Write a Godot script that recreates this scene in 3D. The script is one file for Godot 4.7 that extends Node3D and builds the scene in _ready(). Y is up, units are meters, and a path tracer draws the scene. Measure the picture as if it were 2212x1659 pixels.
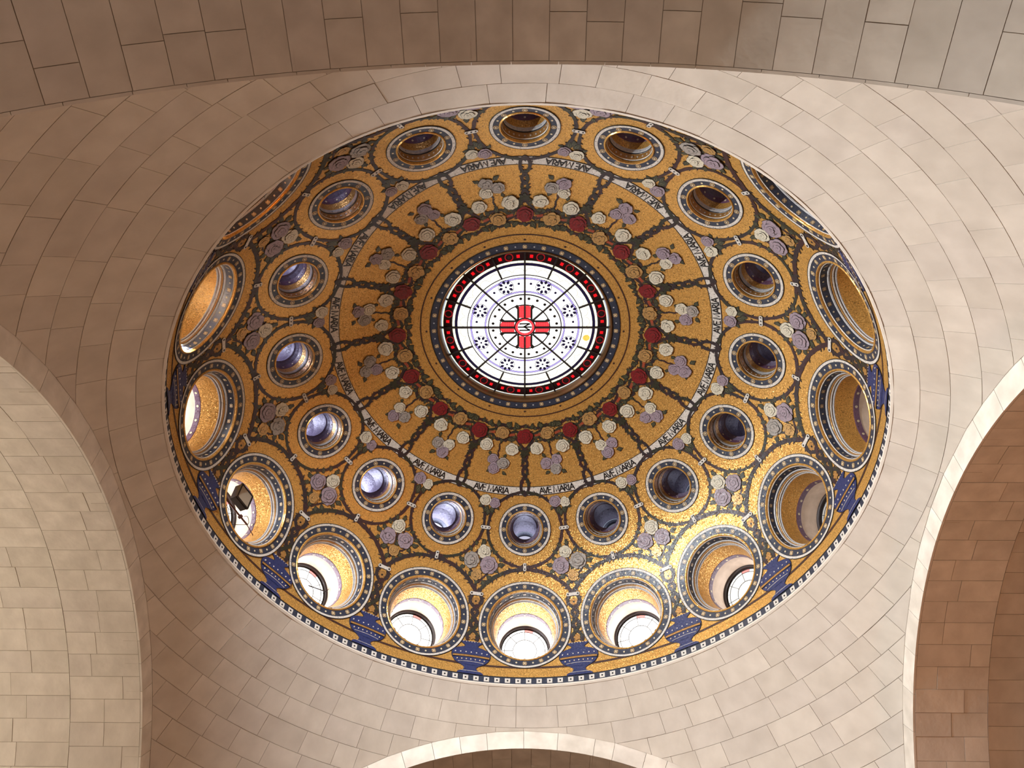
extends Node3D
# A mosaic dome on pendentives seen from below. Units are metres, y up, dome axis at x = z = 0, springing of the dome at y = 0.
# azimuth 0 points to -z (the far side), sector = 22.5 degrees.

const SEC := TAU / 16.0
const A := 5.565          # half side of the crossing
const RA := 5.53          # radius of the four arches
const YA := -6.35         # their centre height
const YC := -6.25         # centre of the pendentive sphere
const RHO := 8.005        # its radius
const FLOOR := -10.4
const S_LOW := 1.27       # arc height of the large oculi
const S_UP := 3.165       # arc height of the small oculi

var rng := RandomNumberGenerator.new()
var mat := {}
const DS := 0.01


# ---------------------------------------------------------------- mesh building
class Prof:
	static var R := PackedFloat32Array()
	static var H := PackedFloat32Array()
	static var T := PackedFloat32Array()


class Surf:
	var v := PackedVector3Array()
	var n := PackedVector3Array()
	var u := PackedVector2Array()
	var i := PackedInt32Array()
	func p(pos: Vector3, nor: Vector3, uv := Vector2.ZERO) -> int:
		v.append(pos); n.append(nor); u.append(uv)
		return v.size() - 1
	func f(a: int, b: int, c: int) -> void:
		var g := (v[c] - v[a]).cross(v[b] - v[a])
		i.append(a)
		if g.dot(n[a] + n[b] + n[c]) < 0.0:
			i.append(c); i.append(b)
		else:
			i.append(b); i.append(c)
	func q(a: int, b: int, c: int, d: int) -> void:
		f(a, b, c); f(a, c, d)
	func flat4(a: Vector3, b: Vector3, c: Vector3, d: Vector3, nor: Vector3) -> void:
		q(p(a, nor), p(b, nor), p(c, nor), p(d, nor))
	func skirt(a: Vector3, b: Vector3, a2: Vector3, b2: Vector3, away: Vector3) -> void:
		var g := (b - a).cross(a2 - a)
		if g.length_squared() < 1e-14: return
		g = g.normalized()
		if g.dot(away) < 0.0: g = -g
		q(p(a, g), p(b, g), p(b2, g), p(a2, g))


class Shape:
	var order := []
	var s := {}
	func of(m: Material) -> Surf:
		if not s.has(m):
			s[m] = Surf.new(); order.append(m)
		return s[m]
	func mesh() -> ArrayMesh:
		var am := ArrayMesh.new()
		for m in order:
			var k: Surf = s[m]
			if k.i.is_empty(): continue
			var a := []
			a.resize(Mesh.ARRAY_MAX)
			a[Mesh.ARRAY_VERTEX] = k.v; a[Mesh.ARRAY_NORMAL] = k.n; a[Mesh.ARRAY_TEX_UV] = k.u; a[Mesh.ARRAY_INDEX] = k.i
			am.add_surface_from_arrays(Mesh.PRIMITIVE_TRIANGLES, a)
			am.surface_set_material(am.get_surface_count() - 1, m)
		return am


class Map:            # flat ground, slightly bent to the dome
	var bend := 0.11
	func at(x: float, y: float, o: float) -> Vector3:
		return Vector3(x, y, o + (x * x + y * y) * bend)
	func nor(x: float, y: float) -> Vector3:
		return Vector3(-2.0 * bend * x, -2.0 * bend * y, 1.0).normalized()


class Dome extends Map:   # x along the parallel, y up the meridian, o towards the room
	var a0 := 0.0
	var s0 := 0.0
	var kap := 0.0
	func _init(a := 0.0, s := 0.0, k := 0.0) -> void:
		a0 = a; s0 = s; kap = k
	func look(x: float, y: float) -> Vector4:
		var s := clampf((s0 + y - kap * x * x * 0.5) / DS + 10.0, 0.0, Prof.R.size() - 1.001)
		var i := int(s)
		var f := s - i
		var r := lerpf(Prof.R[i], Prof.R[i + 1], f)
		return Vector4(r, lerpf(Prof.H[i], Prof.H[i + 1], f), lerpf(Prof.T[i], Prof.T[i + 1], f), a0 + x / r)
	func at(x: float, y: float, o: float) -> Vector3:
		var k := look(x, y)
		var r := k.x - o * cos(k.z)
		return Vector3(r * sin(k.w), k.y - o * sin(k.z), -r * cos(k.w))
	func nor(x: float, y: float) -> Vector3:
		var k := look(x, y)
		return Vector3(-cos(k.z) * sin(k.w), -sin(k.z), cos(k.z) * cos(k.w))


class Polar extends Map:  # x = azimuth in radians, y = arc height: for bands that run round the dome
	func at(x: float, y: float, o: float) -> Vector3:
		var s := clampf(y / DS + 10.0, 0.0, Prof.R.size() - 1.001)
		var i := int(s)
		var f := s - i
		var t := lerpf(Prof.T[i], Prof.T[i + 1], f)
		var r := lerpf(Prof.R[i], Prof.R[i + 1], f) - o * cos(t)
		return Vector3(r * sin(x), lerpf(Prof.H[i], Prof.H[i + 1], f) - o * sin(t), -r * cos(x))
	func nor(x: float, y: float) -> Vector3:
		var i := int(clampf(y / DS + 10.0, 0.0, Prof.R.size() - 1.0))
		return Vector3(-cos(Prof.T[i]) * sin(x), -sin(Prof.T[i]), cos(Prof.T[i]) * cos(x))


class Pane extends Map:   # the skylight's plane, seen from below: y towards +z
	var h := 3.99
	func at(x: float, y: float, o: float) -> Vector3:
		return Vector3(x, h - o, y)
	func nor(_x: float, _y: float) -> Vector3:
		return Vector3.DOWN


class Wheel extends Map:  # a disc across an oculus tube
	var c := Vector3.ZERO
	var bx := Vector3.RIGHT
	var by := Vector3.UP
	func at(x: float, y: float, o: float) -> Vector3:
		return c + bx * x + by * y + bx.cross(by) * o
	func nor(_x: float, _y: float) -> Vector3:
		return bx.cross(by)


func prof_r(s: float) -> float:
	return Prof.R[int(clampf(s / DS + 10.0, 0, Prof.R.size() - 1))]


func blob(k: Surf, m: Map, c: Vector2, rad: PackedFloat32Array, o0: float, o1: float, puff := 0.0) -> void:
	var nn := rad.size()
	var mid := k.p(m.at(c.x, c.y, o1 + puff), m.nor(c.x, c.y), c)
	var r1 := []
	var r2 := []
	for j in nn:
		var d := Vector2.from_angle(TAU * j / nn) * rad[j]
		var e := c + d * 0.6
		r1.append(k.p(m.at(e.x, e.y, o1 + puff * 0.7), m.nor(e.x, e.y), e))
		e = c + d
		r2.append(k.p(m.at(e.x, e.y, o1), m.nor(e.x, e.y), e))
	for j in nn:
		var t := (j + 1) % nn
		k.f(mid, r1[j], r1[t])
		k.q(r1[j], r2[j], r2[t], r1[t])
		var e0 := c + Vector2.from_angle(TAU * j / nn) * rad[j]
		var e1 := c + Vector2.from_angle(TAU * t / nn) * rad[t]
		var a := k.v[r2[j]]
		k.skirt(a, k.v[r2[t]], m.at(e0.x, e0.y, o0), m.at(e1.x, e1.y, o0), a - k.v[mid])


func disc(r: float, n := 12) -> PackedFloat32Array:
	var a := PackedFloat32Array()
	a.resize(n); a.fill(r)
	return a


func ribbon(k: Surf, m: Map, pts: PackedVector2Array, w: PackedFloat32Array, o0: float, o1: float, closed := false) -> void:
	var nn := pts.size()
	var L := []
	var R := []
	for j in nn:
		var a := pts[(j - 1 + nn) % nn] if closed or j > 0 else pts[j]
		var b := pts[(j + 1) % nn] if closed or j < nn - 1 else pts[j]
		var d := (b - a).normalized()
		var s := Vector2(-d.y, d.x) * w[j % w.size()]
		L.append(pts[j] + s); R.append(pts[j] - s)
	var li := []
	var ri := []
	for j in nn:
		li.append(k.p(m.at(L[j].x, L[j].y, o1), m.nor(L[j].x, L[j].y), L[j]))
		ri.append(k.p(m.at(R[j].x, R[j].y, o1), m.nor(R[j].x, R[j].y), R[j]))
	for j in (nn if closed else nn - 1):
		var t := (j + 1) % nn
		k.q(li[j], ri[j], ri[t], li[t])
		var out := k.v[li[j]] - k.v[ri[j]]
		k.skirt(k.v[li[j]], k.v[li[t]], m.at(L[j].x, L[j].y, o0), m.at(L[t].x, L[t].y, o0), out)
		k.skirt(k.v[ri[j]], k.v[ri[t]], m.at(R[j].x, R[j].y, o0), m.at(R[t].x, R[t].y, o0), -out)


func annulus(k: Surf, m: Map, c: Vector2, r0: float, r1: float, o0: float, o1: float, n := 48, a0 := 0.0, a1 := TAU) -> void:
	var pi := []
	var po := []
	for j in n + 1:
		var d := Vector2.from_angle(lerpf(a0, a1, float(j) / n))
		var e := c + d * r0
		var g := c + d * r1
		pi.append(k.p(m.at(e.x, e.y, o1), m.nor(e.x, e.y), e))
		po.append(k.p(m.at(g.x, g.y, o1), m.nor(g.x, g.y), g))
	for j in n:
		k.q(pi[j], po[j], po[j + 1], pi[j + 1])
		var d0 := Vector2.from_angle(lerpf(a0, a1, float(j) / n))
		var d1 := Vector2.from_angle(lerpf(a0, a1, float(j + 1) / n))
		var out := k.v[po[j]] - k.v[pi[j]]
		var e0 := c + d0 * r1
		var e1 := c + d1 * r1
		k.skirt(k.v[po[j]], k.v[po[j + 1]], m.at(e0.x, e0.y, o0), m.at(e1.x, e1.y, o0), out)
		e0 = c + d0 * r0
		e1 = c + d1 * r0
		k.skirt(k.v[pi[j]], k.v[pi[j + 1]], m.at(e0.x, e0.y, o0), m.at(e1.x, e1.y, o0), -out)


func sheet(k: Surf, m: Map, x0: float, x1: float, y0: float, y1: float, o0: float, o1: float, nx: int, ny: int, us := 1.0) -> void:
	var id := []
	for b in ny + 1:
		for a in nx + 1:
			var x := lerpf(x0, x1, float(a) / nx)
			var y := lerpf(y0, y1, float(b) / ny)
			id.append(k.p(m.at(x, y, o1), m.nor(x, y), Vector2(x * us, y)))
	for b in ny:
		for a in nx:
			k.q(id[b * (nx + 1) + a], id[b * (nx + 1) + a + 1], id[(b + 1) * (nx + 1) + a + 1], id[(b + 1) * (nx + 1) + a])
	if o0 == o1: return
	for b in [0, ny]:
		var y := y0 if b == 0 else y1
		for a in nx:
			var p0 := k.v[id[b * (nx + 1) + a]]
			var p1 := k.v[id[b * (nx + 1) + a + 1]]
			var back := k.v[id[(1 if b == 0 else ny - 1) * (nx + 1) + a]]
			k.skirt(p0, p1, m.at(lerpf(x0, x1, float(a) / nx), y, o0), m.at(lerpf(x0, x1, float(a + 1) / nx), y, o0), p0 - back)


func spindle(k: Surf, m: Map, c: Vector2, rows: Array, o0: float, o1: float, puff := 0.0, n := 10) -> void:
	var prev := []
	for r in rows:
		var cur := []
		for j in n + 1:
			var t := -1.0 + 2.0 * j / n
			var e := c + Vector2(r[1] * t, r[0])
			cur.append(k.p(m.at(e.x, e.y, o1 + puff * (1.0 - t * t)), m.nor(e.x, e.y), e))
		if prev:
			for j in n: k.q(prev[j], prev[j + 1], cur[j + 1], cur[j])
			for j in [0, n]:
				var p0 := k.v[prev[j]]
				var p1 := k.v[cur[j]]
				var nn := m.nor(c.x, c.y + r[0]) * (o1 - o0)
				k.skirt(p0, p1, p0 - nn, p1 - nn, p1 - k.v[cur[n / 2]])
		prev = cur


func loft(k: Surf, rings: Array, ax: Vector3, vs := 1.0, inward := true) -> void:   # rings of equal length
	var n: int = rings[0].size()
	var cen := []
	for r in rings:
		var c := Vector3.ZERO
		for q in r: c += q
		cen.append(c / n)
	var run := 0.0
	for t in rings.size() - 1:
		var i0 := []
		var i1 := []
		var a: PackedVector3Array = rings[t]
		var b: PackedVector3Array = rings[t + 1]
		var len := (b[0] - a[0]).length()
		for j in n + 1:
			var x := j % n
			var along := b[x] - a[x]
			var side := a[(x + 1) % n] - a[(x - 1 + n) % n]
			if side.length_squared() < 1e-9: side = b[(x + 1) % n] - b[(x - 1 + n) % n]
			var g := along.cross(side).normalized()
			var rad: Vector3 = a[x] - cen[t]
			if absf(g.dot(rad.normalized())) > 0.12:
				if (g.dot(rad) > 0.0) == inward: g = -g
			elif g.dot(ax) > 0.0: g = -g
			var arc := TAU * j / n * rad.length()
			i0.append(k.p(a[x], g, Vector2(arc * vs, run)))
			i1.append(k.p(b[x], g, Vector2(arc * vs, run + len)))
		run += len
		for j in n: k.q(i0[j], i0[j + 1], i1[j + 1], i1[j])


func spline(p: PackedVector2Array, per := 6) -> PackedVector2Array:
	var out := PackedVector2Array()
	for j in p.size() - 1:
		var a := p[maxi(j - 1, 0)]
		var d := p[mini(j + 2, p.size() - 1)]
		for t in per: out.append(p[j].cubic_interpolate(p[j + 1], a, d, float(t) / per))
	out.append(p[p.size() - 1])
	return out


func vine(sh: Shape, m: Map, pts: PackedVector2Array, w: float, o: float, closed := false, thorn_gap := 0.085) -> void:
	# a thorny stem in short lengths of three browns, with thorns to either side
	var tones := [mat.vine, mat.vine_red, mat.vine_green, mat.vine]
	var nn := pts.size()
	var j := 0
	while j < nn - 1 or (closed and j < nn):
		var run := rng.randi_range(3, 6)
		var part := PackedVector2Array()
		var last := mini(j + run, nn if closed else nn - 1)
		for t in range(j, last + 1): part.append(pts[t % nn])
		var ww := PackedFloat32Array()
		for t in part.size(): ww.append(w * rng.randf_range(0.82, 1.2))
		ribbon(sh.of(tones[rng.randi() % 4]), m, part, ww, 0.0, o)
		j = last
	var acc := 0.0
	var k := sh.of(mat.vine)
	for t in nn - 1:
		acc += pts[t].distance_to(pts[t + 1])
		if acc > thorn_gap:
			acc = rng.randf_range(-0.03, 0.02)
			var d := (pts[t + 1] - pts[t]).normalized()
			var s := Vector2(-d.y, d.x) * (1.0 if rng.randf() < 0.5 else -1.0)
			var a := pts[t] + s * w * 0.6
			ribbon(k, m, PackedVector2Array([a, a + s * w * 0.8 + d * w * 0.3, a + s * w * 1.5 + d * w * 0.9]), PackedFloat32Array([w * 0.55, w * 0.35, w * 0.06]), 0.0, o)


# ---------------------------------------------------------------- nodes
func node(called: String, mesh: Mesh, parent: Node) -> MeshInstance3D:
	var o := MeshInstance3D.new()
	o.name = called
	o.mesh = mesh
	parent.add_child(o, true)
	return o


func group_node(called: String, parent: Node) -> Node3D:
	var o := Node3D.new()
	o.name = called
	parent.add_child(o, true)
	return o


func tag(o: Node, label: String, category: String, group := "", kind := "") -> void:
	o.set_meta("label", label)
	if category: o.set_meta("category", category)
	if group: o.set_meta("group", group)
	if kind: o.set_meta("kind", kind)


func seat(az: float, s: float, rot := 0.0, scale := 1.0, off := 0.0) -> Transform3D:   # a place on the dome; az in sectors
	var d := Dome.new(az * SEC, s)
	var nz := d.nor(0, 0)
	var x := Vector3(cos(az * SEC), 0, sin(az * SEC))
	var y := nz.cross(x)
	var b := Basis(x, y, nz) * Basis(Vector3(0, 0, 1), rot)
	return Transform3D(b.scaled_local(Vector3.ONE * scale), d.at(0, 0, off))


func put(o: Node3D, t: Transform3D) -> Node3D:
	o.transform = t
	return o


# ---------------------------------------------------------------- materials
func stdm(c: Color, rough := 0.6, metal := 0.0) -> StandardMaterial3D:
	var m := StandardMaterial3D.new()
	m.albedo_color = c
	m.roughness = rough
	m.metallic = metal
	m.cull_mode = BaseMaterial3D.CULL_DISABLED
	return m


func glow(c: Color, e: float) -> StandardMaterial3D:
	var m := stdm(c.darkened(0.5), 0.3)
	m.emission_enabled = true
	m.emission = c
	m.emission_energy_multiplier = e
	return m


func tesserae(lo: float, hi: float, size: int, cell: int, tilt: float, seed_: int) -> Array:   # [tone texture, facet normal map]
	var r := RandomNumberGenerator.new()
	r.seed = seed_
	var n := size / cell
	var tone := PackedByteArray()
	var nrm := PackedByteArray()
	tone.resize(size * size * 3); nrm.resize(size * size * 3)
	var cv := []
	var cx := []
	var cy := []
	for i in n * n:
		var v := r.randf_range(lo, hi)
		if r.randf() < 0.03: v *= 0.7
		cv.append(v)
		cx.append(clampf(r.randfn(0.0, tilt), -0.5, 0.5)); cy.append(clampf(r.randfn(0.0, tilt), -0.5, 0.5))
	for y in size:
		var by := y / cell
		var shift := (by % 2) * cell / 2
		for x in size:
			var bx := ((x + shift) / cell) % n
			var c := by * n + bx
			var g: float = cv[c]
			var ex := (x + shift) % cell
			var ey := y % cell
			if ex == 0 or ey == 0: g *= 0.84
			var q := (y * size + x) * 3
			tone[q] = int(255.0 * clampf(g, 0, 1)); tone[q + 1] = int(255.0 * clampf(g * 0.99, 0, 1)); tone[q + 2] = int(255.0 * clampf(g * 0.96, 0, 1))
			nrm[q] = int(127.5 + 127.0 * cx[c]); nrm[q + 1] = int(127.5 + 127.0 * cy[c]); nrm[q + 2] = int(127.5 + 127.0 * sqrt(maxf(0.0, 1.0 - cx[c] * cx[c] - cy[c] * cy[c])))
	return [ImageTexture.create_from_image(Image.create_from_data(size, size, false, Image.FORMAT_RGB8, tone)), ImageTexture.create_from_image(Image.create_from_data(size, size, false, Image.FORMAT_RGB8, nrm))]


func make_materials() -> void:
	var t := tesserae(0.80, 1.0, 512, 8, 0.10, 5)
	var t2 := tesserae(0.88, 1.0, 256, 8, 0.05, 9)
	var gold := stdm(Color(0.885, 0.68, 0.375), 0.37, 0.55)
	gold.albedo_texture = t[0]; gold.normal_enabled = true; gold.normal_texture = t[1]; gold.normal_scale = 1.0
	gold.uv1_scale = Vector3(1.25, 1.25, 1.25)
	mat.gold = gold
	var lip := gold.duplicate()
	lip.roughness = 0.3
	lip.uv1_triplanar = true; lip.uv1_scale = Vector3(0.9, 0.9, 0.9)
	mat.gold_lip = lip
	mat.bronze = stdm(Color(0.42, 0.30, 0.19), 0.35, 0.75)
	var table := {
		white = Color(0.80, 0.775, 0.755), blue = Color(0.17, 0.195, 0.265), band_edge = Color(0.07, 0.06, 0.08), urn_blue = Color(0.15, 0.185, 0.37), urn_dark = Color(0.13, 0.15, 0.32),
		vine = Color(0.175, 0.135, 0.15), vine_red = Color(0.22, 0.125, 0.135), vine_green = Color(0.17, 0.17, 0.13), leaf = Color(0.17, 0.17, 0.12), leaf_light = Color(0.36, 0.36, 0.27),
		petal_white = Color(0.80, 0.77, 0.70), petal_lilac = Color(0.58, 0.515, 0.565), petal_grey = Color(0.60, 0.57, 0.55), petal_red = Color(0.46, 0.09, 0.11), petal_gold = Color(0.76, 0.60, 0.38),
		petal_line = Color(0.17, 0.14, 0.14), bead = Color(0.84, 0.78, 0.66), rosette = Color(0.46, 0.39, 0.32), petal_tan = Color(0.70, 0.60, 0.46), orange = Color(0.60, 0.27, 0.17), purple = Color(0.40, 0.28, 0.37), brown = Color(0.25, 0.15, 0.12),
		ink = Color(0.06, 0.055, 0.07), moulding = Color(0.70, 0.70, 0.72), lavender = Color(0.42, 0.38, 0.47), tan_gold = Color(0.70, 0.52, 0.30),
	}
	for k in table:
		var m := stdm(table[k], 0.42)
		m.albedo_texture = t2[0]; m.normal_enabled = true; m.normal_texture = t2[1]; m.uv1_scale = Vector3(1.6, 1.6, 1.6)
		mat[k] = m
	for k in ["petal_gold", "tan_gold"]:
		mat[k].metallic = 0.4; mat[k].roughness = 0.38
	# stone
	var fine := FastNoiseLite.new()
	fine.seed = 3; fine.frequency = 0.012; fine.fractal_octaves = 5
	var ramp := Gradient.new()
	ramp.set_color(0, Color(0.86, 0.85, 0.84)); ramp.set_color(1, Color(1, 1, 1))
	var nt := NoiseTexture2D.new()
	nt.noise = fine; nt.width = 512; nt.height = 512; nt.seamless = true; nt.color_ramp = ramp
	var rough := FastNoiseLite.new()
	rough.seed = 8; rough.frequency = 0.06; rough.fractal_octaves = 4
	var bt := NoiseTexture2D.new()
	bt.noise = rough; bt.width = 512; bt.height = 512; bt.seamless = true; bt.as_normal_map = true; bt.bump_strength = 3.0
	var stones := [Color(0.85, 0.805, 0.745), Color(0.835, 0.79, 0.73), Color(0.865, 0.82, 0.76), Color(0.84, 0.795, 0.74)]
	for i in 4:
		var m := stdm(stones[i], 0.82)
		m.albedo_texture = nt; m.normal_enabled = true; m.normal_texture = bt; m.normal_scale = 0.12
		m.uv1_triplanar = true; m.uv1_world_triplanar = true; m.uv1_scale = Vector3(0.35, 0.35, 0.35)
		m.uv1_offset = Vector3(i * 0.37, i * 0.21, 0)
		mat["stone%d" % i] = m
	var mort := stdm(Color(0.70, 0.64, 0.575), 0.9)
	mort.albedo_texture = nt; mort.uv1_triplanar = true; mort.uv1_world_triplanar = true
	mat.mortar = mort
	mat.plaster = stdm(Color(0.82, 0.74, 0.66), 0.75)
	mat.plaster.albedo_texture = nt; mat.plaster.uv1_triplanar = true
	mat.iron = stdm(Color(0.13, 0.10, 0.10), 0.5, 0.3)
	mat.lead = stdm(Color(0.12, 0.10, 0.09), 0.55, 0.3)
	mat.frame = stdm(Color(0.16, 0.11, 0.10), 0.6)
	mat.black = stdm(Color(0.02, 0.02, 0.02), 0.35)
	mat.rust = stdm(Color(0.30, 0.14, 0.09), 0.7)
	mat.lamp_glass = stdm(Color(0.62, 0.57, 0.50), 0.2)
	mat.floor = stdm(Color(0.55, 0.42, 0.30), 0.5)
	mat.wood = stdm(Color(0.35, 0.2, 0.1), 0.5)
	# window glass: what the day behind it makes of it
	mat.g_white = glow(Color(1.0, 0.99, 0.97), 1.6)
	mat.g_pale = glow(Color(1.0, 0.98, 0.86), 1.05)
	mat.g_scallop = glow(Color(1.0, 0.99, 0.92), 1.25)
	mat.g_red = glow(Color(0.95, 0.06, 0.11), 0.8)
	mat.g_pink = glow(Color(1.0, 0.30, 0.33), 0.9)
	mat.g_ring = glow(Color(0.75, 0.10, 0.13), 0.45)
	mat.g_dark = glow(Color(0.18, 0.05, 0.09), 0.10)
	mat.g_violet = glow(Color(0.70, 0.64, 0.96), 1.0)
	mat.g_indigo = glow(Color(0.16, 0.13, 0.36), 0.15)
	mat.g_yellow = glow(Color(1.0, 0.80, 0.36), 0.95)


func make_profile() -> void:
	# measured knots of the dome's section: radius, height, tilt of the tangent from the vertical
	var k := [[5.02, 0.0, -0.03], [4.95, 1.264, 0.229], [3.963, 2.84, 0.903], [3.33, 3.268, 1.05], [1.723, 3.839, 1.40], [1.585, 3.863, 1.40]]
	var raw := PackedVector2Array()
	raw.append(Vector2(5.02 + 0.003, -0.1))
	for i in k.size() - 1:
		var p0 := Vector2(k[i][0], k[i][1])
		var p1 := Vector2(k[i + 1][0], k[i + 1][1])
		var l := p0.distance_to(p1) * 1.02
		var d0 := Vector2(-sin(k[i][2]), cos(k[i][2])) * l
		var d1 := Vector2(-sin(k[i + 1][2]), cos(k[i + 1][2])) * l
		for j in 80:
			var t := j / 80.0
			raw.append(p0 * (2 * t * t * t - 3 * t * t + 1) + d0 * (t * t * t - 2 * t * t + t) + p1 * (-2 * t * t * t + 3 * t * t) + d1 * (t * t * t - t * t))
	raw.append(Vector2(1.585, 3.863))
	Prof.R.clear(); Prof.H.clear(); Prof.T.clear()
	var i := 0
	var run := 0.0
	var want := 0.0
	while i < raw.size() - 1:
		var d := raw[i].distance_to(raw[i + 1])
		while want <= run + d:
			var p := raw[i].lerp(raw[i + 1], (want - run) / maxf(d, 1e-9))
			Prof.R.append(p.x); Prof.H.append(p.y)
			want += DS
		run += d
		i += 1
	for j in Prof.R.size():
		var a := maxi(j - 2, 0)
		var b := mini(j + 2, Prof.R.size() - 1)
		Prof.T.append(atan2(-(Prof.R[b] - Prof.R[a]), Prof.H[b] - Prof.H[a]))


# ---------------------------------------------------------------- mosaic motifs (flat pieces that are set into the dome)
func rose_mesh(seed_: int, petal: Material, wide: int) -> ArrayMesh:   # radius 1 unit = 0.13 m
	var r := RandomNumberGenerator.new()
	r.seed = seed_
	var sh := Shape.new()
	var m := Map.new()
	var R := 0.13
	var o := 0.004
	var tiers := [[wide, 0.60, 0.46], [wide - 2, 0.36, 0.36], [3, 0.17, 0.24]]
	var line := sh.of(mat.petal_line)
	var face := sh.of(petal)
	for t in tiers:
		var a0 := r.randf() * TAU
		for j in t[0]:
			var ang: float = a0 + TAU * j / t[0] + r.randf_range(-0.15, 0.15)
			var c: Vector2 = Vector2.from_angle(ang) * R * t[1] * r.randf_range(0.9, 1.1)
			var rad := PackedFloat32Array()
			var out := PackedFloat32Array()
			var ph := r.randf() * TAU
			for q in 14:
				var th := TAU * q / 14
				var e: float = R * t[2] * (1.0 + 0.16 * cos(2.0 * (th - ang) + PI) + 0.09 * sin(3.0 * th + ph) + r.randf_range(-0.04, 0.04))
				rad.append(e); out.append(e + R * 0.034)
			blob(line, m, c, out, 0.0, o)
			blob(face, m, c, rad, o, o + 0.0016, 0.003)
			o += 0.0019
	blob(line, m, Vector2.ZERO, disc(R * 0.17, 10), 0.0, o)
	blob(face, m, Vector2.ZERO, disc(R * 0.125, 10), o, o + 0.0015, 0.002)
	o += 0.002
	var curl := PackedVector2Array()
	for j in 9: curl.append(Vector2.from_angle(j * 0.55) * R * (0.02 + 0.011 * j))
	ribbon(line, m, curl, PackedFloat32Array([R * 0.018]), o - 0.002, o + 0.0012)
	return sh.mesh()


func leaf_mesh(seed_: int) -> ArrayMesh:    # length 0.12 from the origin along +y
	var r := RandomNumberGenerator.new()
	r.seed = seed_
	var sh := Shape.new()
	var m := Map.new()
	var p := PackedVector2Array()
	for j in 7: p.append(Vector2(0.018 * sin(j * 0.5) * r.randf_range(-1, 1), 0.02 * j))
	ribbon(sh.of(mat.leaf), m, p, PackedFloat32Array([0.006, 0.026, 0.036, 0.036, 0.028, 0.016, 0.002]), 0.0, 0.006)
	for s in [-1.0, 1.0]:
		ribbon(sh.of(mat.leaf_light), m, PackedVector2Array([Vector2(0.004 * s, 0.02), Vector2(0.015 * s, 0.05), Vector2(0.005 * s, 0.09)]), PackedFloat32Array([0.002, 0.006, 0.001]), 0.006, 0.0075)
	return sh.mesh()


func rosette_mesh(R: float, petals := true) -> ArrayMesh:   # pale disc with four lighter petals round a bead
	var sh := Shape.new()
	var m := Map.new()
	m.bend = 0.0
	blob(sh.of(mat.rosette), m, Vector2.ZERO, disc(R * 0.95, 16), 0.0, 0.003)
	if petals:
		for j in 4: blob(sh.of(mat.petal_tan), m, Vector2.from_angle(PI / 4 + j * PI / 2) * R * 0.56, disc(R * 0.34, 10), 0.0, 0.005, 0.003)
	else: annulus(sh.of(mat.petal_tan), m, Vector2.ZERO, R * 0.62, R * 0.82, 0.0, 0.0045, 16)
	blob(sh.of(mat.bead), m, Vector2.ZERO, disc(R * 0.3, 10), 0.0, 0.008, 0.003)
	return sh.mesh()


func bead_mesh(R: float, mm: Material) -> ArrayMesh:
	var sh := Shape.new()
	var m := Map.new()
	m.bend = 0.0
	blob(sh.of(mm), m, Vector2.ZERO, disc(R, 10), 0.0, 0.004, 0.004)
	return sh.mesh()


func plate_mesh(len: float, wid: float, dots: Array, waist: float) -> ArrayMesh:   # white tie plate along x with dark dots
	var sh := Shape.new()
	var m := Map.new()
	var p := PackedVector2Array()
	var w := PackedFloat32Array()
	for j in 13:
		var t := -1.0 + j / 6.0
		p.append(Vector2(t * len * 0.5, 0))
		var e := sqrt(maxf(0.0, 1.0 - pow(maxf(0.0, (absf(t) - 0.72) / 0.28), 2.0)))
		w.append(wid * 0.5 * maxf(e, 0.25) * (1.0 - waist * (1.0 - t * t)))
	var wo := PackedFloat32Array()
	for e in w: wo.append(e + 0.007)
	ribbon(sh.of(mat.band_edge), m, p, wo, 0.0, 0.008)
	ribbon(sh.of(mat.white), m, p, w, 0.0, 0.012)
	for d in dots: blob(sh.of(mat.ink), m, Vector2(d, 0), disc(wid * 0.2, 10), 0.0, 0.015)
	return sh.mesh()


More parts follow.
